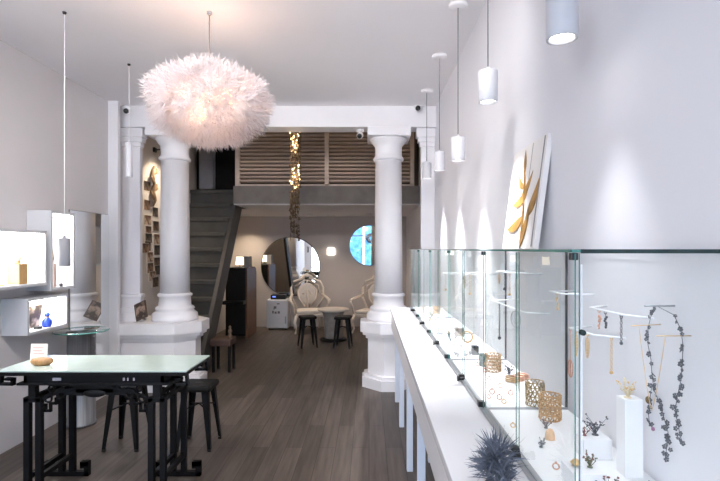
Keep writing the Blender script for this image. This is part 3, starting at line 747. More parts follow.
zA0, zA1 = at(47, 285, 3.85).z, at(47, 231, 3.85).z
wall_box('bright wall box holding a glass bottle, cut by the left edge', 2.55, yb(47, XFc), zA0, zA1, DB)
wall_box('tall bright wall box behind the grey pendant', 3.90, yb(75, XFc), at(75, 288, 4.2).z, at(75, 213, 4.2).z, DB)
yc0, yc1 = yb(27.5, XFc), yb(68, XFc)
zC0, zC1 = at(27.5, 336, yc0).z, at(27.5, 299, yc0).z
wall_box('low bright wall box holding a blue bottle', yc0, yc1, zC0, zC1, DB)
fa, fc, fb = zA0 + .0222, zC0 + .0222, at(75, 288, 4.2).z + .0222
def bottle(label, p, r, h, body, cap, name='perfume_bottle', sq=True):
    t = thing(name, label, 'bottle', p)
    m = MB()
    if sq: m.box(p + Vector((-r, -r, 0)), p + Vector((r, r, h * .66)), bevel=.004)
    else: m.lathe([(0, 0), (r * .8, 0), (r, h * .15), (r, h * .45), (r * .45, h * .66), (r * .3, h * .7), (0, h * .7)], p, 20)
    m.build('body', body, t)
    MB().cyl(p + Vector((0, 0, h * .66)), p + Vector((0, 0, h * .76)), r * .42, seg=14).build('neck', GOLD, t)
    MB().lathe([(0, h * .76), (r * .55, h * .76), (r * .6, h * .86), (r * .5, h), (0, h)], p, 14).build('stopper', cap, t)
bottle('clear amber glass bottle in the wall box at the left edge', Vector((-2.66, yb(17.5, -2.66), fa)), .045, .235, mat('amber_tinted_glass', (.50, .30, .13), .1, vary=.1), mat('frosted_stopper', (.85, .83, .78), .3))
for i, (px, lab) in enumerate(((2, 'small gilt dish left of the amber bottle'), (40, 'small gilt dish right of the amber bottle'))):
    p = Vector((-2.63, yb(px, -2.63), fa)); m = MB(); m.lathe([(0, 0), (.012, 0), (.022, .012), (.019, .012), (.010, .004), (0, .004)], p, 16); m.build_thing('dish', GOLD, lab, 'dish')
p = Vector((-2.64, yb(53, -2.64), fb)); bottle('slim pink glass bottle in the tall wall box', p, .018, .30, mat('blush_glass', (.75, .55, .48), .15), GOLD, sq=True)
p = Vector((-2.62, yb(61, -2.62), fb)); m = MB(); m.lathe([(0, 0), (.012, 0), (.014, .022), (.008, .026), (0, .027)], p, 14); m.build_thing('small_jar', MARK, 'tiny dark jar in the tall wall box', 'jar')
p = Vector((-2.63, yb(47, -2.63), fc)); bottle('small cobalt blue bottle in the low wall box', p, .036, .115, BLUEGLASS, BLUEGLASS, sq=False)
p = Vector((-2.63, yb(38, -2.63), fc)); m = MB(); m.box(p + Vector((-.02, -.022, 0)), p + Vector((.02, .022, .022)), bevel=.002); m.build_thing('ring_box', BLACK, 'tiny black box beside the blue bottle', 'box')
t = thing('photo_print', 'brown and cream print leaning in the low wall box', 'print', Vector((-2.68, yb(34, -2.68), fc)))
c_ = Vector((-2.69, yb(34.5, -2.69), fc))
MB().box(c_ + Vector((-.006, -.07, .003)), c_ + Vector((.006, .07, .185)), rot=Matrix.Rotation(R(8), 3, 'Y')).build('board', photo_mat('brown_cream_print', (.10, .07, .05), (.66, .52, .40)), t)

# tall mirror on the left wall, glass side table
t = thing('wall_mirror', 'tall frameless mirror on the left wall beside the pilaster', 'mirror', (XL + .01, 4.78, .1))
MB().box((XL + .003, 4.45, .12), (XL + .015, 5.115, 1.912)).build('mirror_glass', MIRROR, t)
MB().box((XL + .001, 4.446, .116), (XL + .003, 5.118, 1.916)).build('backing', BLACK, t)
t = thing('side_table', 'round glass topped side table on a steel drum', 'side table', (-2.545, 4.25, 0))
MB().lathe([(0, .822), (.215, .822), (.217, .828), (.215, .834), (0, .834)], (-2.545, 4.25, 0), 48).build('glass_top', [glass('smoked_pane', (.80, .86, .86), 1.6)], t)
MB().torus((-2.545, 4.25, .828), .217, .005, seg=48).build('rim', GREENEDGE, t)
MB().lathe([(0, 0), (.118, 0), (.118, .02), (.112, .025), (.112, .80), (.118, .805), (.118, .8215), (0, .8215)], (-2.545, 4.25, 0), 40).build('drum', mat('dull_grey_metal', (.20, .20, .21), .45, .55, vary=.25, scale=14, stretch=(6, 6, .1)), t)

# ------------------------------------------------------------------ carved console table
TX0, TX1, TY0, TY1, TZ = -2.262, -1.105, 2.905, 3.335, .813
t = thing('console_table', 'black carved console table with pale green glass top', 'table', ((TX0 + TX1) / 2, (TY0 + TY1) / 2, 0))
MB().box((TX0, TY0, TZ - .010), (TX1, TY1, TZ), bevel=.002).build('glass_top', [TABLEGLASS], t)
m = MB(); m.box((TX0 + .005, TY0 + .004, TZ - .034), (TX1 - .005, TY1 - .004, TZ - .0105), bevel=.004)
m.box((TX0 + .15, TY0 + .03, TZ - .085), (TX1 - .15, TY0 + .05, TZ - .034)); m.box((TX0 + .15, TY1 - .05, TZ - .085), (TX1 - .15, TY1 - .03, TZ - .034))
m.box((TX0 + .15, TY0 + .03, TZ - .085), (TX0 + .17, TY1 - .03, TZ - .034)); m.box((TX1 - .17, TY0 + .03, TZ - .085), (TX1 - .15, TY1 - .03, TZ - .034))
m.box((TX0 + .115, TY0 + .015, TZ - .095), (TX1 - .115, TY1 - .015, TZ - .08), bevel=.004)
m.build('apron', LACQUER, t)
for px, wd in ((57, .026), (124, .006), (128, .004), (134, .005)):  # pale plates painted as light showing through pierced apron holes
    x = (px - VX) * (TY0 + .03) / F; MB().box((x - wd, TY0 + .026, TZ - .068), (x + wd, TY0 + .0305, TZ - .050), bevel=.002).build('pierced_hole_light', mat('pale_hole_light', (.55, .50, .52), .3, vary=.25, scale=90), t)
def scroll(m, pts, y0, y1, w):
    for a, b_ in zip(pts, pts[1:]):
        a3 = Vector((a[0], (y0 + y1) / 2, a[1])); b3 = Vector((b_[0], (y0 + y1) / 2, b_[1])); d = (b3 - a3).normalized() * w * .5
        m.beam(a3 - d, b3 + d, y1 - y0, w, (0, 1, 0)) if False else m.beam(a3 - d, b3 + d, w, y1 - y0, (0, 1, 0))
for s, xe in ((-1, TX0), (1, TX1)):
  for ya in (TY0 + .02, TY1 - .05):
    m = MB()
    scroll(m, [(xe - s * .012, TZ - .03), (xe - s * .006, TZ - .088), (xe - s * .082, TZ - .090), (xe - s * .084, TZ - .060), (xe - s * .045, TZ - .058)], ya, ya + .03, .015)
    m.build('end_scroll', LACQUER, t)
ZL = .640
for xa in (-2.1, -1.338):
    xb = xa + .072; xm = (xa + xb) / 2
    for y in (2.955, 3.285):
        for x in (xa, xb):
            MB().box((x - .018, y - .018, .03), (x + .018, y + .018, ZL), bevel=.004).build('leg', LACQUER, t)
        m = MB(); m.box((xa - .018, y - .018, ZL - .03), (xb + .018, y + .018, ZL), bevel=.003); m.box((xm - .022, y - .018, ZL), (xm + .022, y + .018, TZ - .09))
        m.build('leg_cap', LACQUER, t)
        m = MB(); scroll(m, [(xa - .075, .07), (xa - .075, .085), (xa - .10, .085), (xa - .10, .017), (xb + .10, .017), (xb + .10, .085), (xb + .075, .085), (xb + .075, .07)], y - .018, y + .018, .03)
        m.build('scroll_foot', LACQUER, t)
    for x in (xa, xb):
        MB().box((x - .012, 2.955, .13), (x + .012, 3.285, .16)).build('side_rail', LACQUER, t); MB().box((x - .012, 2.955, ZL - .03), (x + .012, 3.285, ZL - .005)).build('side_rail', LACQUER, t)
for s, x0 in ((1, -2.01), (-1, -1.356)):
    for y in (2.955, 3.285):
        m = MB(); f_ = lambda L: [(x0 + s * a, b_) for a, b_ in L]
        scroll(m, f_([(0, .59), (.02, .59), (.02, .555), (.05, .555), (.05, .60), (.085, .60), (.085, .63), (.13, .63), (.13, .66), (.22, .66)]), y - .008, y + .008, .014)
        scroll(m, f_([(.0, .63), (.05, .645), (.09, .675), (.16, .685), (.24, .70), (.24, .72)]), y - .008, y + .008, .014)
        scroll(m, f_([(.10, .66), (.10, .69), (.13, .69), (.13, .665)]), y - .008, y + .008, .010)
        m.build('fret_bracket', LACQUER, t)
m = MB(); m.box((-1.93, 2.945, .668), (-1.44, 2.965, .69)); m.box((-1.80, 2.945, .655), (-1.57, 2.965, .725))
m.box((-1.97, 2.95, .708), (-1.40, 2.962, .73))
for i in range(9):
    x = -1.955 + .0675 * i; m.torus((x, 2.955, .692 - .012 * (i % 2)), .018, .006, (0, 1, 0), 16, 6)
for s_ in (-1, 1): m.torus((-1.685 + s_ * .21, 2.955, .655), .026, .008, (0, 1, 0), 18, 6); m.torus((-1.685 + s_ * .29, 2.955, .63), .022, .007, (0, 1, 0), 18, 6)
m.ball((-1.685, 2.947, .665), .045, (1.6, .3, .6), 2); m.build('carved_frieze', LACQUER, t)

c_ = at(42, 361, 3.05); c_.z = TZ
m = MB(); m.lathe([(0, 0), (.045, .001), (.066, .014), (.070, .028), (.062, .040), (.03, .046), (0, .047)], c_, 28)
for v in m.bm.verts: v.co.y = c_.y + (v.co.y - c_.y) * .6
m.build_thing('wooden_pebble', WOODLIGHT, 'honey brown wooden pebble on the console table', 'wooden pebble')
t = thing('sign_card', 'pinkish card standing behind the wooden pebble', 'card', (c_.x - .03, 3.13, TZ))
Mz = Matrix.Rotation(R(-14), 3, 'X')
cc = Vector((at(39, 350, 3.14).x, 3.14, TZ + .001))
MB().box(cc + Vector((-.055, -.001, 0)), cc + Vector((.055, .001, .115)), rot=Matrix.Rotation(R(-6), 3, 'X')).build('card', PAPER, t)
for i in range(4): MB().box(cc + Vector((-.035, -.0075 + i * .0021, .09 - i * .02)), cc + Vector((.035 - .012 * (i % 2), -.0065 + i * .0021, .094 - i * .02))).build('print_line', INK, t)

# ------------------------------------------------------------------ stools
def stool_proto(label):
    t = thing('metal_stool', label, 'stool')
    H_ = .495; m = MB()
    m.box((-.125, -.125, H_ - .05), (.125, .125, H_), bevel=.022); m.build('seat', BLACKMETAL, t)
    MB().box((-.03, -.008, H_ - .0005), (.03, .008, H_ + .0015), bevel=.0005).build('hand_slot', BLACK, t)
    for sx in (-1, 1):
        for sy in (-1, 1):
            m = MB()
            top = Vector((sx * .100, sy * .100, H_ - .04)); bot = Vector((sx * .137, sy * .137, 0))
            for e, w0, w1 in (((1, 0), .050, .024), ((0, 1), .050, .024)):
                vs = []
                for P_, w_ in ((top, w0), (bot, w1)):
                    ax = Vector((-sx * e[0], -sy * e[1], 0)); nx = Vector((-sx * e[1], -sy * e[0], 0)) * .006
                    vs += [m.bm.verts.new(P_), m.bm.verts.new(P_ + ax * w_), m.bm.verts.new(P_ + ax * w_ + nx), m.bm.verts.new(P_ + nx)]
                for i in range(4): m._f([vs[i], vs[(i + 1) % 4], vs[4 + (i + 1) % 4], vs[4 + i]])
                m._f(vs[:4][::-1]); m._f(vs[4:])
            l_ = m.build('leg', BLACKMETAL, t)
            MB().box(bot + Vector((-.012 - sx * .012, -.012 - sy * .012, 0)), bot + Vector((.012 - sx * .012, .012 - sy * .012, .02)), bevel=.003).build('rubber_foot', BLACK, l_)
    m = MB(); z = .30; a = .105
    for p_, q_ in (((-a, -a), (a, a)), ((-a, a), (a, -a))): m.tube([(p_[0], p_[1], z), (0, 0, z + .03), (q_[0], q_[1], z)], .006, 6)
    m.build('cross_brace', BLACKMETAL, t)
    return t
G_ = 'black metal stools'
st = stool_proto('black metal stool behind the middle of the console table')
st['group'] = G_
st.location = (-1.905, 3.80, 0)
dup(st, (-1.345, 3.80, 0), 0, 'black metal stool behind the right end of the console table', G_)
dup(st, (-.975, 7.62, 0), R(20), 'black metal stool in front of the ornate white armchair by the round mirror', G_)
dup(st, (-.41, 7.58, 0), R(-8), 'black metal stool in front of the round pedestal table', G_)

# ------------------------------------------------------------------ rear seating
def armchair(label, loc, rz):
    t = thing('carved_armchair', label, 'armchair', (0, 0, 0), 'carved white armchairs at the back')
    # faces -Y
    m = MB(); m.box((-.27, -.26, .30), (.27, .24, .36), bevel=.02); m.build('seat_frame', IVORY, t)
    m = MB(); m.box((-.25, -.25, .36), (.25, .21, .42), bevel=.028); m.build('seat_cushion', mat('cream_fabric', (.72, .66, .60), .9, vary=.05), t)
    m = MB()
    outline = [(-.20, .42), (-.30, .62), (-.31, .80), (-.25, .92), (-.14, .96), (-.06, 1.03), (0, 1.06), (.06, 1.03), (.14, .96), (.25, .92), (.31, .80), (.30, .62), (.20, .42)]
    yb_ = lambda z: .22 + (z - .42) * .16
    m.tube([(x, yb_(z), z) for x, z in outline], .024, 8)
    for s in (-1, 1):
        m.tube([(s * .05, yb_(.45), .45), (s * .16, yb_(.60), .60), (s * .18, yb_(.76), .76), (s * .08, yb_(.84), .84), (s * .03, yb_(.74), .74), (s * .09, yb_(.68), .68)], .016, 7)
        m.tube([(s * .02, yb_(.95), .95), (s * .12, yb_(.90), .90), (s * .22, yb_(.84), .84), (s * .23, yb_(.70), .70)], .014, 7)
    m.tube([(0, yb_(.42), .42), (0, yb_(.95), .95)], .018, 7)
    for s in (-1, 0, 1): m.ball((s * .08, yb_(1.03), 1.04 - abs(s) * .04), .045, (1, .5, 1), 2)
    m.build('carved_back', IVORY, t)
    MB().ball((0, yb_(.68) + .02, .68), .2, (.95, .12, 1.1), 3).build('back_pad', MATS['cream_fabric'], t)
    for s in (-1, 1):
        m = MB(); m.tube([(s * .28, .24, .68), (s * .34, .05, .63), (s * .36, -.16, .60), (s * .34, -.24, .57), (s * .31, -.22, .50), (s * .28, -.20, .34)], [.02, .026, .028, .026, .02, .024], 8); m.build('armrest', IVORY, t)
        m = MB(); m.tube([(s * .25, -.23, .34), (s * .29, -.27, .22), (s * .26, -.25, .09), (s * .28, -.28, .02)], [.032, .028, .018, .022], 8); m.ball((s * .28, -.285, .022), .022); m.build('leg', IVORY, t)
        m = MB(); m.tube([(s * .22, .22, .34), (s * .23, .25, .18), (s * .24, .30, .012)], [.028, .022, .02], 8); m.build('leg', IVORY, t)
    t.location = loc; t.rotation_euler = (0, 0, rz)
    return t
ac = armchair('carved ivory armchair standing under the round mirror', (-1.13, 9.02, 0), R(14))
dup(ac, (.06, 8.95, 0), R(-22), 'carved ivory armchair half hidden behind the right column', 'carved white armchairs at the back')
t = thing('pedestal_table', 'low round pedestal table between the ivory armchairs', 'table', (-.61, 8.2, 0))
MB().lathe([(0, .50), (.26, .50), (.27, .51), (.27, .525), (.26, .535), (0, .535)], (-.61, 8.2, 0), 40).build('tabletop', IVORY, t)
MB().lathe([(.15, .03), (.16, .06), (.165, .40), (.18, .46), (.22, .50)], (-.61, 8.2, 0), 32).build('pedestal', mat('grey_stone_pedestal', (.33, .30, .28), .6, vary=.12), t)
MB().lathe([(0, 0), (.23, 0), (.235, .012), (.22, .03), (.15, .035), (0, .035)], (-.61, 8.2, 0), 40).build('base_ring', BLACKMETAL, t)
# round mirror, porthole, lit square on the back wall
ym = YB - .03; c_ = at(290.5, 266.5, ym); rm = 29.5 * ym / F
t = thing('round_mirror', 'large round mirror on the back wall', 'mirror', (c_.x, YB - .02, c_.z - rm))
MB().lathe([(0, 0), (rm - .01, 0), (rm - .01, .012), (0, .012)], (c_.x, YB - .018, c_.z), 64, smooth=False, axis=(0, -1, 0)).build('mirror_glass', MIRROR, t)
MB().torus((c_.x, YB - .018, c_.z), rm - .006, .012, (0, 1, 0), 64, 8).build('rim', mat('dark_bronze', (.08, .06, .05), .4, .5), t)
c_ = at(369.5, 245.5, ym); rp_ = 20.5 * ym / F
t = thing('round_mirror', 'small round mirror with blue street reflection, beside the right column', 'mirror', (c_.x, YB - .02, c_.z - rp_))
MB().lathe([(0, 0), (rp_ - .008, 0), (rp_ - .008, .016), (0, .016)], (c_.x, YB - .0005, c_.z), 56, smooth=False, axis=(0, -1, 0)).build('mirror_glass', MIRROR, t)
MB().torus((c_.x, YB - .012, c_.z), rp_ - .006, .010, (0, 1, 0), 56, 8).build('rim', mat('pale_blue_rim', (.45, .55, .62), .3), t)
# what the small mirror shows: a blue hoarding across the pavement
t = thing('street_hoarding', 'blue street hoarding outside the shop window, seen in the small round mirror', 'hoarding', (-.4, -4.2, 0))
MB().box((-2.2, -4.25, 0), (1.4, -4.2, 3.0)).build('board', PORTHOLE, t)
MB().box((-.31, -4.2, 0), (-.21, -4.14, 3.0)).build('post', mat('pale_post_paint', (.75, .78, .80), .5), t)
MB().torus((.10, -4.17, 2.08), .17, .075, (0, 1, 0), 28, 8).build('ring_emblem', BLACK, t)
struct('ground_outside', B((-8, -9, -.12), (8, YF - .2, -.02)), mat('grey_paving', (.48, .47, .46), .8, vary=.1))
p = at(331, 251.5, ym); m = MB(); m.box((p.x - .075, YB - .05, p.z - .07), (p.x + .075, YB - .001, p.z + .07), bevel=.012); m.build_thing('wall_light', emit('white_wall_light', (1, .94, .86), 2.2), 'small square lit wall light beside the round mirror', 'wall light')

# dark upright cabinet with brown side
CX0, CX1, CYa, CYb, CZ = -2.50, -2.11, 8.35, 9.0, 1.22
t = thing('upright_cabinet', 'black upright cabinet with a reddish wooden side near the stairs', 'cabinet', ((CX0 + CX1) / 2, (CYa + CYb) / 2, 0))
MB().box((CX0, CYa + .02, .04), (CX1 - .03, CYb, CZ - .02)).build('body', LACQUER, t)
MB().box((CX0 + .01, CYa, .62), (CX1 - .035, CYa + .02, CZ - .03), bevel=.005).build('upper_front', BLACK, t)
MB().box((CX0 + .01, CYa, .06), (CX1 - .035, CYa + .02, .60), bevel=.005).build('lower_front', BLACK, t)
side = [(CYa - .03, 0), (CYb, 0), (CYb, CZ - .10), (CYb - .04, CZ - .03), (CYb - .12, CZ), (CYa - .02, CZ), (CYa - .03, CZ - .03)]
m = MB(); m.prism(side, .03, M, (CX1 - .03, 0, 0)); m.build('side_panel', WOODBROWN, t)
MB().box((CX0 - .01, CYa - .02, CZ - .02), (CX1 - .03, CYb, CZ)).build('top', LACQUER, t)
MB().box((CX0, CYa - .18, .60), (CX1 - .03, CYa, .66), bevel=.01).build('ledge', BLACK, t)
p = Vector((-2.30, 8.55, CZ))
t = thing('table_lamp', 'small glowing table lamp on the black cabinet', 'lamp', p)
MB().lathe([(0, 0), (.045, 0), (.04, .012), (.01, .02), (.01, .06), (0, .06)], p, 16).build('base', BLACK, t)
MB().lathe([(.075, .05), (.06, .19), (.055, .19), (.07, .055)], p, 20).build('lamp_shade', SMALLLIT, t)
m = MB(); m.box((-2.22, 8.50, CZ), (-2.13, 8.72, CZ + .20), bevel=.006); m.build_thing('paper_box', mat('pale_grey_carton', (.42, .42, .43), .7), 'pale grey box on the black cabinet beside the lamp', 'box')

# white mini fridge
FX0, FX1, FY, FZ = -1.965, -1.56, 9.2, .575
t = thing('mini_fridge', 'small white fridge standing under the round mirror', 'fridge', ((FX0 + FX1) / 2, FY + .18, 0))
MB().box((FX0, FY + .03, .02), (FX1, FY + .36, FZ), bevel=.01).build('body', FRIDGE, t)
d_ = MB().box((FX0, FY, .035), (FX1, FY + .028, FZ - .005), bevel=.01).build('door', FRIDGE, t)
MB().box((FX1 - .05, FY - .018, .12), (FX1 - .03, FY, .26), bevel=.005).build('handle', ALU, d_)
m = MB()
for x, z, w_, h_ in ((-1.80, .43, .05, .045), (-1.74, .50, .05, .02), (-1.84, .34, .03, .05), (-1.79, .33, .04, .04), (-1.73, .335, .04, .045), (-1.82, .40, .02, .02)): m.box((x - w_ / 2, FY - .003, z - h_ / 2), (x + w_ / 2, FY, z + h_ / 2))
m.build('door_marks', mat('grey_print', (.20, .18, .19), .6, vary=.4, scale=60), d_)
for x in (FX0 + .04, FX1 - .04):
    for y in (FY + .06, FY + .32): MB().cyl((x, y, 0), (x, y, .022), .015).build('foot', BLACK, t)
t = thing('countertop_appliance', 'low black appliance on the white fridge', 'appliance', (-1.76, 9.36, FZ))
MB().box((-1.90, 9.26, FZ), (-1.62, 9.46, FZ + .09), bevel=.012).build('body', BLACK, t)
MB().box((-1.86, 9.252, FZ + .045), (-1.80, 9.262, FZ + .065)).build('display', emit('blue_indicator', (.15, .25, 1), 1.5), t)

# low bench and figurine at the stair foot
t = thing('low_stool', 'low reddish wooden stool at the foot of the stairs', 'stool', (-1.86, 6.12, 0))
MB().box((-1.99, 6.0, .33), (-1.73, 6.25, .42), bevel=.015).build('seat', mat('reddish_leather', (.075, .04, .03), .5, vary=.15), t)
for x in (-1.97, -1.77):
    for y in (6.02, 6.21): MB().box((x, y, 0), (x + .03, y + .03, .335)).build('leg', LACQUER, t)
m = MB(); m.lathe([(0, 0), (.03, 0), (.028, .03), (.015, .05), (.028, .075), (.022, .10), (.012, .115), (.02, .135), (0, .155)], (-1.775, 6.13, .42), 16); m.build_thing('turned_ornament', mat('tan_wood', (.16, .11, .07), .5, vary=.15), 'small tan turned ornament on the low wooden stool', 'ornament')

# hanging metal strand chandelier
c_ = Vector((at(296, 200, 6.3).x, 6.3, 0)); ztop, zlow = 3.28, at(296, 240, 6.3).z
t = thing('strand_chandelier', 'slim hanging chandelier of dark metal strands with glowing tops', 'chandelier', (c_.x, c_.y, zlow))
MB().lathe([(0, ZU), (.06, ZU - .001), (.06, ZU - .03), (0, ZU - .03)], c_, 20).build('canopy', CHROME, t)
MB().cyl(c_ + Vector((0, 0, ztop)), c_ + Vector((0, 0, ZU - .02)), .006).build('cord', CORD, t)
MB().torus(c_ + Vector((0, 0, ztop)), .07, .008).cyl(c_ + Vector((-.07, 0, ztop)), c_ + Vector((.07, 0, ztop)), .005).build('ring_frame', mat('bronze_metal', (.24, .17, .10), .4, .8), t)
rnd = random.Random(21); BR = mat('antique_bronze_disc', (.22, .16, .11), .35, .85, vary=.4, scale=40)
for i in range(13):
    a = 2.4 * i; rr = .075 * math.sqrt((i + .5) / 13); x, y = c_.x + rr * math.cos(a), c_.y + rr * math.sin(a); zl = zlow + rnd.choice((0, .05, .12, .3, .55, .7)) 
    m = MB(); m.tube([(x, y, ztop), (x, y, zl)], .0022, 5); z = zl
    while z < ztop - .02:
        ax = Vector((rnd.gauss(0, 1), rnd.gauss(0, 1), rnd.gauss(0, .35))); r_ = rnd.uniform(.010, .019)
        m.lathe([(0, 0), (r_, .0015), (0, .003)], (x + rnd.gauss(0, .004), y + rnd.gauss(0, .004), z), 8, axis=ax); z += rnd.uniform(.018, .034)
    m.build('strand', BR, t)
for z in (at(0, 143, 6.3).z, at(0, 178, 6.3).z):
    for k in range(18):
        a = k * 2.5; MB().ball(c_ + Vector((rnd.uniform(-.07, .07), rnd.uniform(-.08, -.02), z + .017 * (k - 9) + .02)), rnd.uniform(.005, .011), (1, 1, 1.4), 1).build('bulb', emit('warm_filament', (1, .74, .42), 3.2), t)
    lamp('POINT', 'strand_light', c_ + Vector((0, -.12, z)), 3, (1, .72, .42), t, shadow_soft_size=.04)

# ------------------------------------------------------------------ photos on the left wall, framed picture, cameras, spot
pm = [photo_mat('photo_a', (.03, .025, .025), (.16, .11, .085)), photo_mat('photo_b', (.08, .05, .04), (.30, .19, .14)), photo_mat('photo_c', (.02, .02, .02), (.13, .11, .10)), photo_mat('photo_d', (.14, .08, .06), (.55, .45, .38))]
spots = [(147, 186), (147, 205), (155, 212), (147.5, 220), (155.5, 226), (148, 231), (148, 238), (156, 239), (147, 246), (156, 250), (144.5, 248), (149, 257), (156, 262), (149, 268), (156, 270), (151, 276), (154, 282)]
spots.sort(key=lambda v: v[1])
rows = ['first', 'second', 'third', 'fourth', 'fifth', 'sixth', 'seventh', 'eighth', 'ninth', 'tenth', 'eleventh', 'twelfth', 'thirteenth', 'fourteenth', 'fifteenth', 'sixteenth', 'lowest']
placed = []
for i, (px, py) in enumerate(spots):
    y = XL * F / (px - VX); z = EYE + (VY - py) * y / F
    placed.append((y, z))
    t = thing('photo_print', ('%s photo print from the top of the collage on the left wall' % rows[i]) if i < 16 else 'lowest photo print of the collage on the left wall', 'photo', (XL, y, z - .05), 'photo prints pinned to the left wall')
    o = .002 + .0012 * i
    w2, h2 = ((.092, .062), (.085, .066), (.08, .064))[i % 3]
    MB().box((XL, y - w2, z - h2), (XL + o, y + w2, z + h2)).build('paper', mat('photo_paper', (.72, .68, .64), .5, vary=.02), t)
    MB().box((XL + o, y - w2 + .004, z - h2 + .004), (XL + o + .0008, y + w2 - .004, z + h2 - .004)).build('image', pm[i % 4], t)
# carved wall figure above the photos
y = XL * F / (151 - VX); m = MB()
pts = [Vector((XL + .03, y + dy, EYE + (VY - py) * y / F)) for dy, py in ((.02, 166), (-.03, 176), (.04, 184), (-.02, 192), (.05, 200), (.0, 206))]
m.tube(pts, [.012, .03, .024, .034, .024, .012], 8)
for q, d in ((1, .09), (2, -.09), (3, .10), (4, -.08)): m.tube([pts[q], pts[q] + Vector((.015, d, .05)), pts[q] + Vector((.0, d * 1.3, .11))], [.018, .014, .006], 6)
m.build_thing('wall_carving', mat('dark_tan_carving', (.26, .17, .10), .6, vary=.25, scale=30), 'dark tan carved branch figure above the photo collage', 'carving')
t = thing('wall_spotlight', 'small wall spotlight above the photo collage', 'spotlight', (XL + .06, 6.2, 2.80))
MB().box((XL + .001, 6.17, 2.80), (XL + .03, 6.23, 2.86), bevel=.004).build('mount', BLACK, t)
MB().cyl((XL + .03, 6.2, 2.83), (XL + .30, 6.2, 2.85), .008).build('arm', BLACK, t)
MB().cyl((XL + .30, 6.2, 2.87), (XL + .28, 6.2, 2.78), .028, .034, 16).build('head', BLACK, t)
o = lamp('SPOT', 'wall_spot', (XL + .28, 6.2, 2.77), 34, (1, .80, .55), t, spot_size=R(130), spot_blend=1, shadow_soft_size=.05); aim(o, (-.25, .02, -1))

c_ = at(142, 321.5, 5.29); c_.z = ZP
t = thing('framed_photo', 'small framed brown photo leaning on the low white wall', 'photo frame', c_)
Mf = Matrix.Rotation(R(-20), 3, 'Z') @ Matrix.Rotation(R(-16), 3, 'X') @ Matrix.Rotation(R(-25), 3, 'Y')
def fbox(m, a, b_, sh=Vector((0, 0, .115))): return m.box(Vector(a) + c_ + sh, Vector(b_) + c_ + sh, rot=None)
def obox(name, a, b_, m_, par):
    mm = MB(); a = Vector(a); b_ = Vector(b_); cen = (a + b_) / 2; mm.box(a - cen, b_ - cen)
    for v in mm.bm.verts: v.co = Mf @ (v.co + cen) + c_ + Vector((-.012, 0, .128))
    return mm.build(name, m_, par)
obox('frame', (-.075, -.008, -.098), (.075, .008, .098), mat('dark_brown_frame', (.09, .06, .045), .5), t)
obox('mat_edge', (-.085, -.010, -.098), (-.075, .010, .098), WHITEPAINT, t)
obox('image', (-.062, -.010, -.085), (.062, -.008, .085), photo_mat('sepia_photo', (.06, .04, .03), (.42, .30, .23)), t)
obox('strut', (-.01, .008, -.098), (.01, .05, -.09), BLACK, t)

def camera_dev(label, p, d, mount):
    t = thing('security_camera', label, 'security camera', p)
    d = Vector(d).normalized()
    MB().lathe([(0, 0), (.045, 0), (.045, .02), (.02, .03), (0, .03)], mount[0], 20, axis=mount[1]).build('mount', WHITEPAINT, t)
    MB().lathe([(.0, 0), (.030, .001), (.034, .02), (.034, .075), (.030, .08), (0, .08)], p - d * .05, 20, axis=d).build('housing', WHITEPAINT, t)
    MB().lathe([(0, 0), (.029, 0), (.022, .014), (0, .018)], p + d * .03, 20, axis=d).build('lens', BLACK, t)
camera_dev('security camera with black lens high on the beam at left', Vector(at(126.5, 111, 5.20)), (.35, -1, -.25), ((at(126.5, 110, 5.30).x, 5.30, at(0, 110, 5.30).z), (0, -1, 0)))
camera_dev('security camera with black lens high on the beam at right', Vector(at(418, 108, 5.20)), (-.1, -1, -.35), ((at(418, 106, 5.30).x, 5.30, at(0, 107, 5.30).z), (0, -1, 0)))
p = at(360, 131, 5.42); p.z = 2.83
camera_dev('small security camera hanging under the beam beside the right column', p, (-.2, -1, -.4), ((p.x, p.y + .02, 2.90), (0, 0, -1)))

# ------------------------------------------------------------------ light
Wd = bpy.data.worlds.new('daylight'); S.world = Wd; Wd.use_nodes = True
n = Wd.node_tree.nodes; l = Wd.node_tree.links; bg = n['Background']
bg.inputs[0].default_value = (.86, .91, 1.0, 1); bg.inputs[1].default_value = 8.0
pl = bpy.data.lights.new('shopfront_portal', 'AREA'); pl.shape = 'RECTANGLE'; pl.size = 3.1; pl.size_y = 2.8; pl.cycles.is_portal = True
po = bpy.data.objects.new('shopfront_portal', pl); COL.objects.link(po); po.location = ((XL + XR) / 2, YF + .02, 1.42); po.rotation_euler = (R(90), 0, 0)
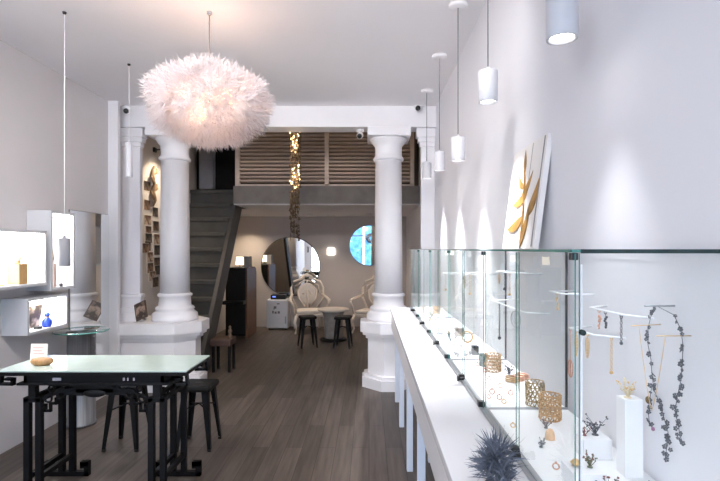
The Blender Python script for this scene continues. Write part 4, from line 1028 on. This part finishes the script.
# fill downlights added unseen behind the viewer; recessed downlights over the rear seating
def downlight(label, x, y, z, e, col):
    t = thing('downlight', label, 'downlight', (x, y, z - .012))
    MB().lathe([(.045, z), (.06, z - .001), (.06, z - .012), (.045, z - .008)], (x, y, 0), 24).build('trim_ring', WHITEPAINT, t)
    MB().lathe([(0, z - .001), (.045, z - .001), (.045, z - .004), (0, z - .004)], (x, y, 0), 20).build('lens', LENS, t)
    lamp('SPOT', 'downlight_spot', (x, y, z - .02), e, col, t, spot_size=R(110), spot_blend=.8, shadow_soft_size=.05)
downlight('added unseen fill downlight in the shop ceiling behind the camera, left', -1.9, -.6, ZC, 90, (1, .97, .95))
downlight('added unseen fill downlight in the shop ceiling behind the camera, centre', -.7, -.6, ZC, 90, (1, .97, .95))
downlight('recessed downlight in the mezzanine soffit over the black cabinet', -2.35, 9.2, 2.20, 48, (1, .80, .58))
downlight('recessed downlight in the mezzanine soffit over the ivory armchair by the mirror', -1.1, 8.9, 2.20, 25, (1, .82, .66))
downlight('recessed downlight in the mezzanine soffit over the armchair by the column', .0, 8.8, 2.20, 31, (1, .80, .62))

t = thing('fill_track_light', 'added unseen black track with white fill spotlights above and just ahead of the camera', 'fill light', (-1.0, 1.7, ZC - .03))  # track added out of view to fill the columns and walls with light
MB().box((-2.5, 1.685, ZC - .03), (.45, 1.715, ZC)).build('track', BLACK, t)
for i in range(5):
    x = -2.3 + .62 * i
    MB().cyl((x, 1.7, ZC - .03), (x, 1.7, ZC - .10), .008).build('stem', BLACK, t)
    d = Vector((.05 * (2 - i), 1, -.58)).normalized(); h0 = Vector((x, 1.7, ZC - .12))
    MB().lathe([(0, 0), (.03, 0), (.036, .10), (.030, .10), (.028, .085), (0, .085)], h0 - d * .04, 20, axis=d).build('spot_head', WHITEPAINT, t)
    o = lamp('SPOT', 'fill_track_spot', h0 + d * .065, 50, (1, .965, .95), t, spot_size=R(120), spot_blend=1.0, shadow_soft_size=.08); aim(o, d)

# ------------------------------------------------------------------ camera and view
cam = bpy.data.cameras.new('camera'); co = bpy.data.objects.new('camera', cam); COL.objects.link(co)
co.location = (0, 0, EYE); co.rotation_euler = (R(90), 0, 0)
cam.sensor_width = 36; cam.lens = F / 720 * 36; cam.clip_start = .02
cam.shift_x = -(VX - 360) / 720; cam.shift_y = (VY - 240.5) / 720
S.camera = co
S.view_settings.view_transform = 'Standard'; S.view_settings.look = 'None'; S.view_settings.gamma = 1; S.view_settings.use_curve_mapping = False
S.view_settings.exposure = 0.53
S.cycles.max_bounces = 14; S.cycles.diffuse_bounces = 6; S.cycles.glossy_bounces = 6; S.cycles.transparent_max_bounces = 40; S.cycles.transmission_bounces = 8
S.cycles.sample_clamp_indirect = 6; S.cycles.caustics_reflective = False; S.cycles.caustics_refractive = False
S.cycles.use_denoising = True
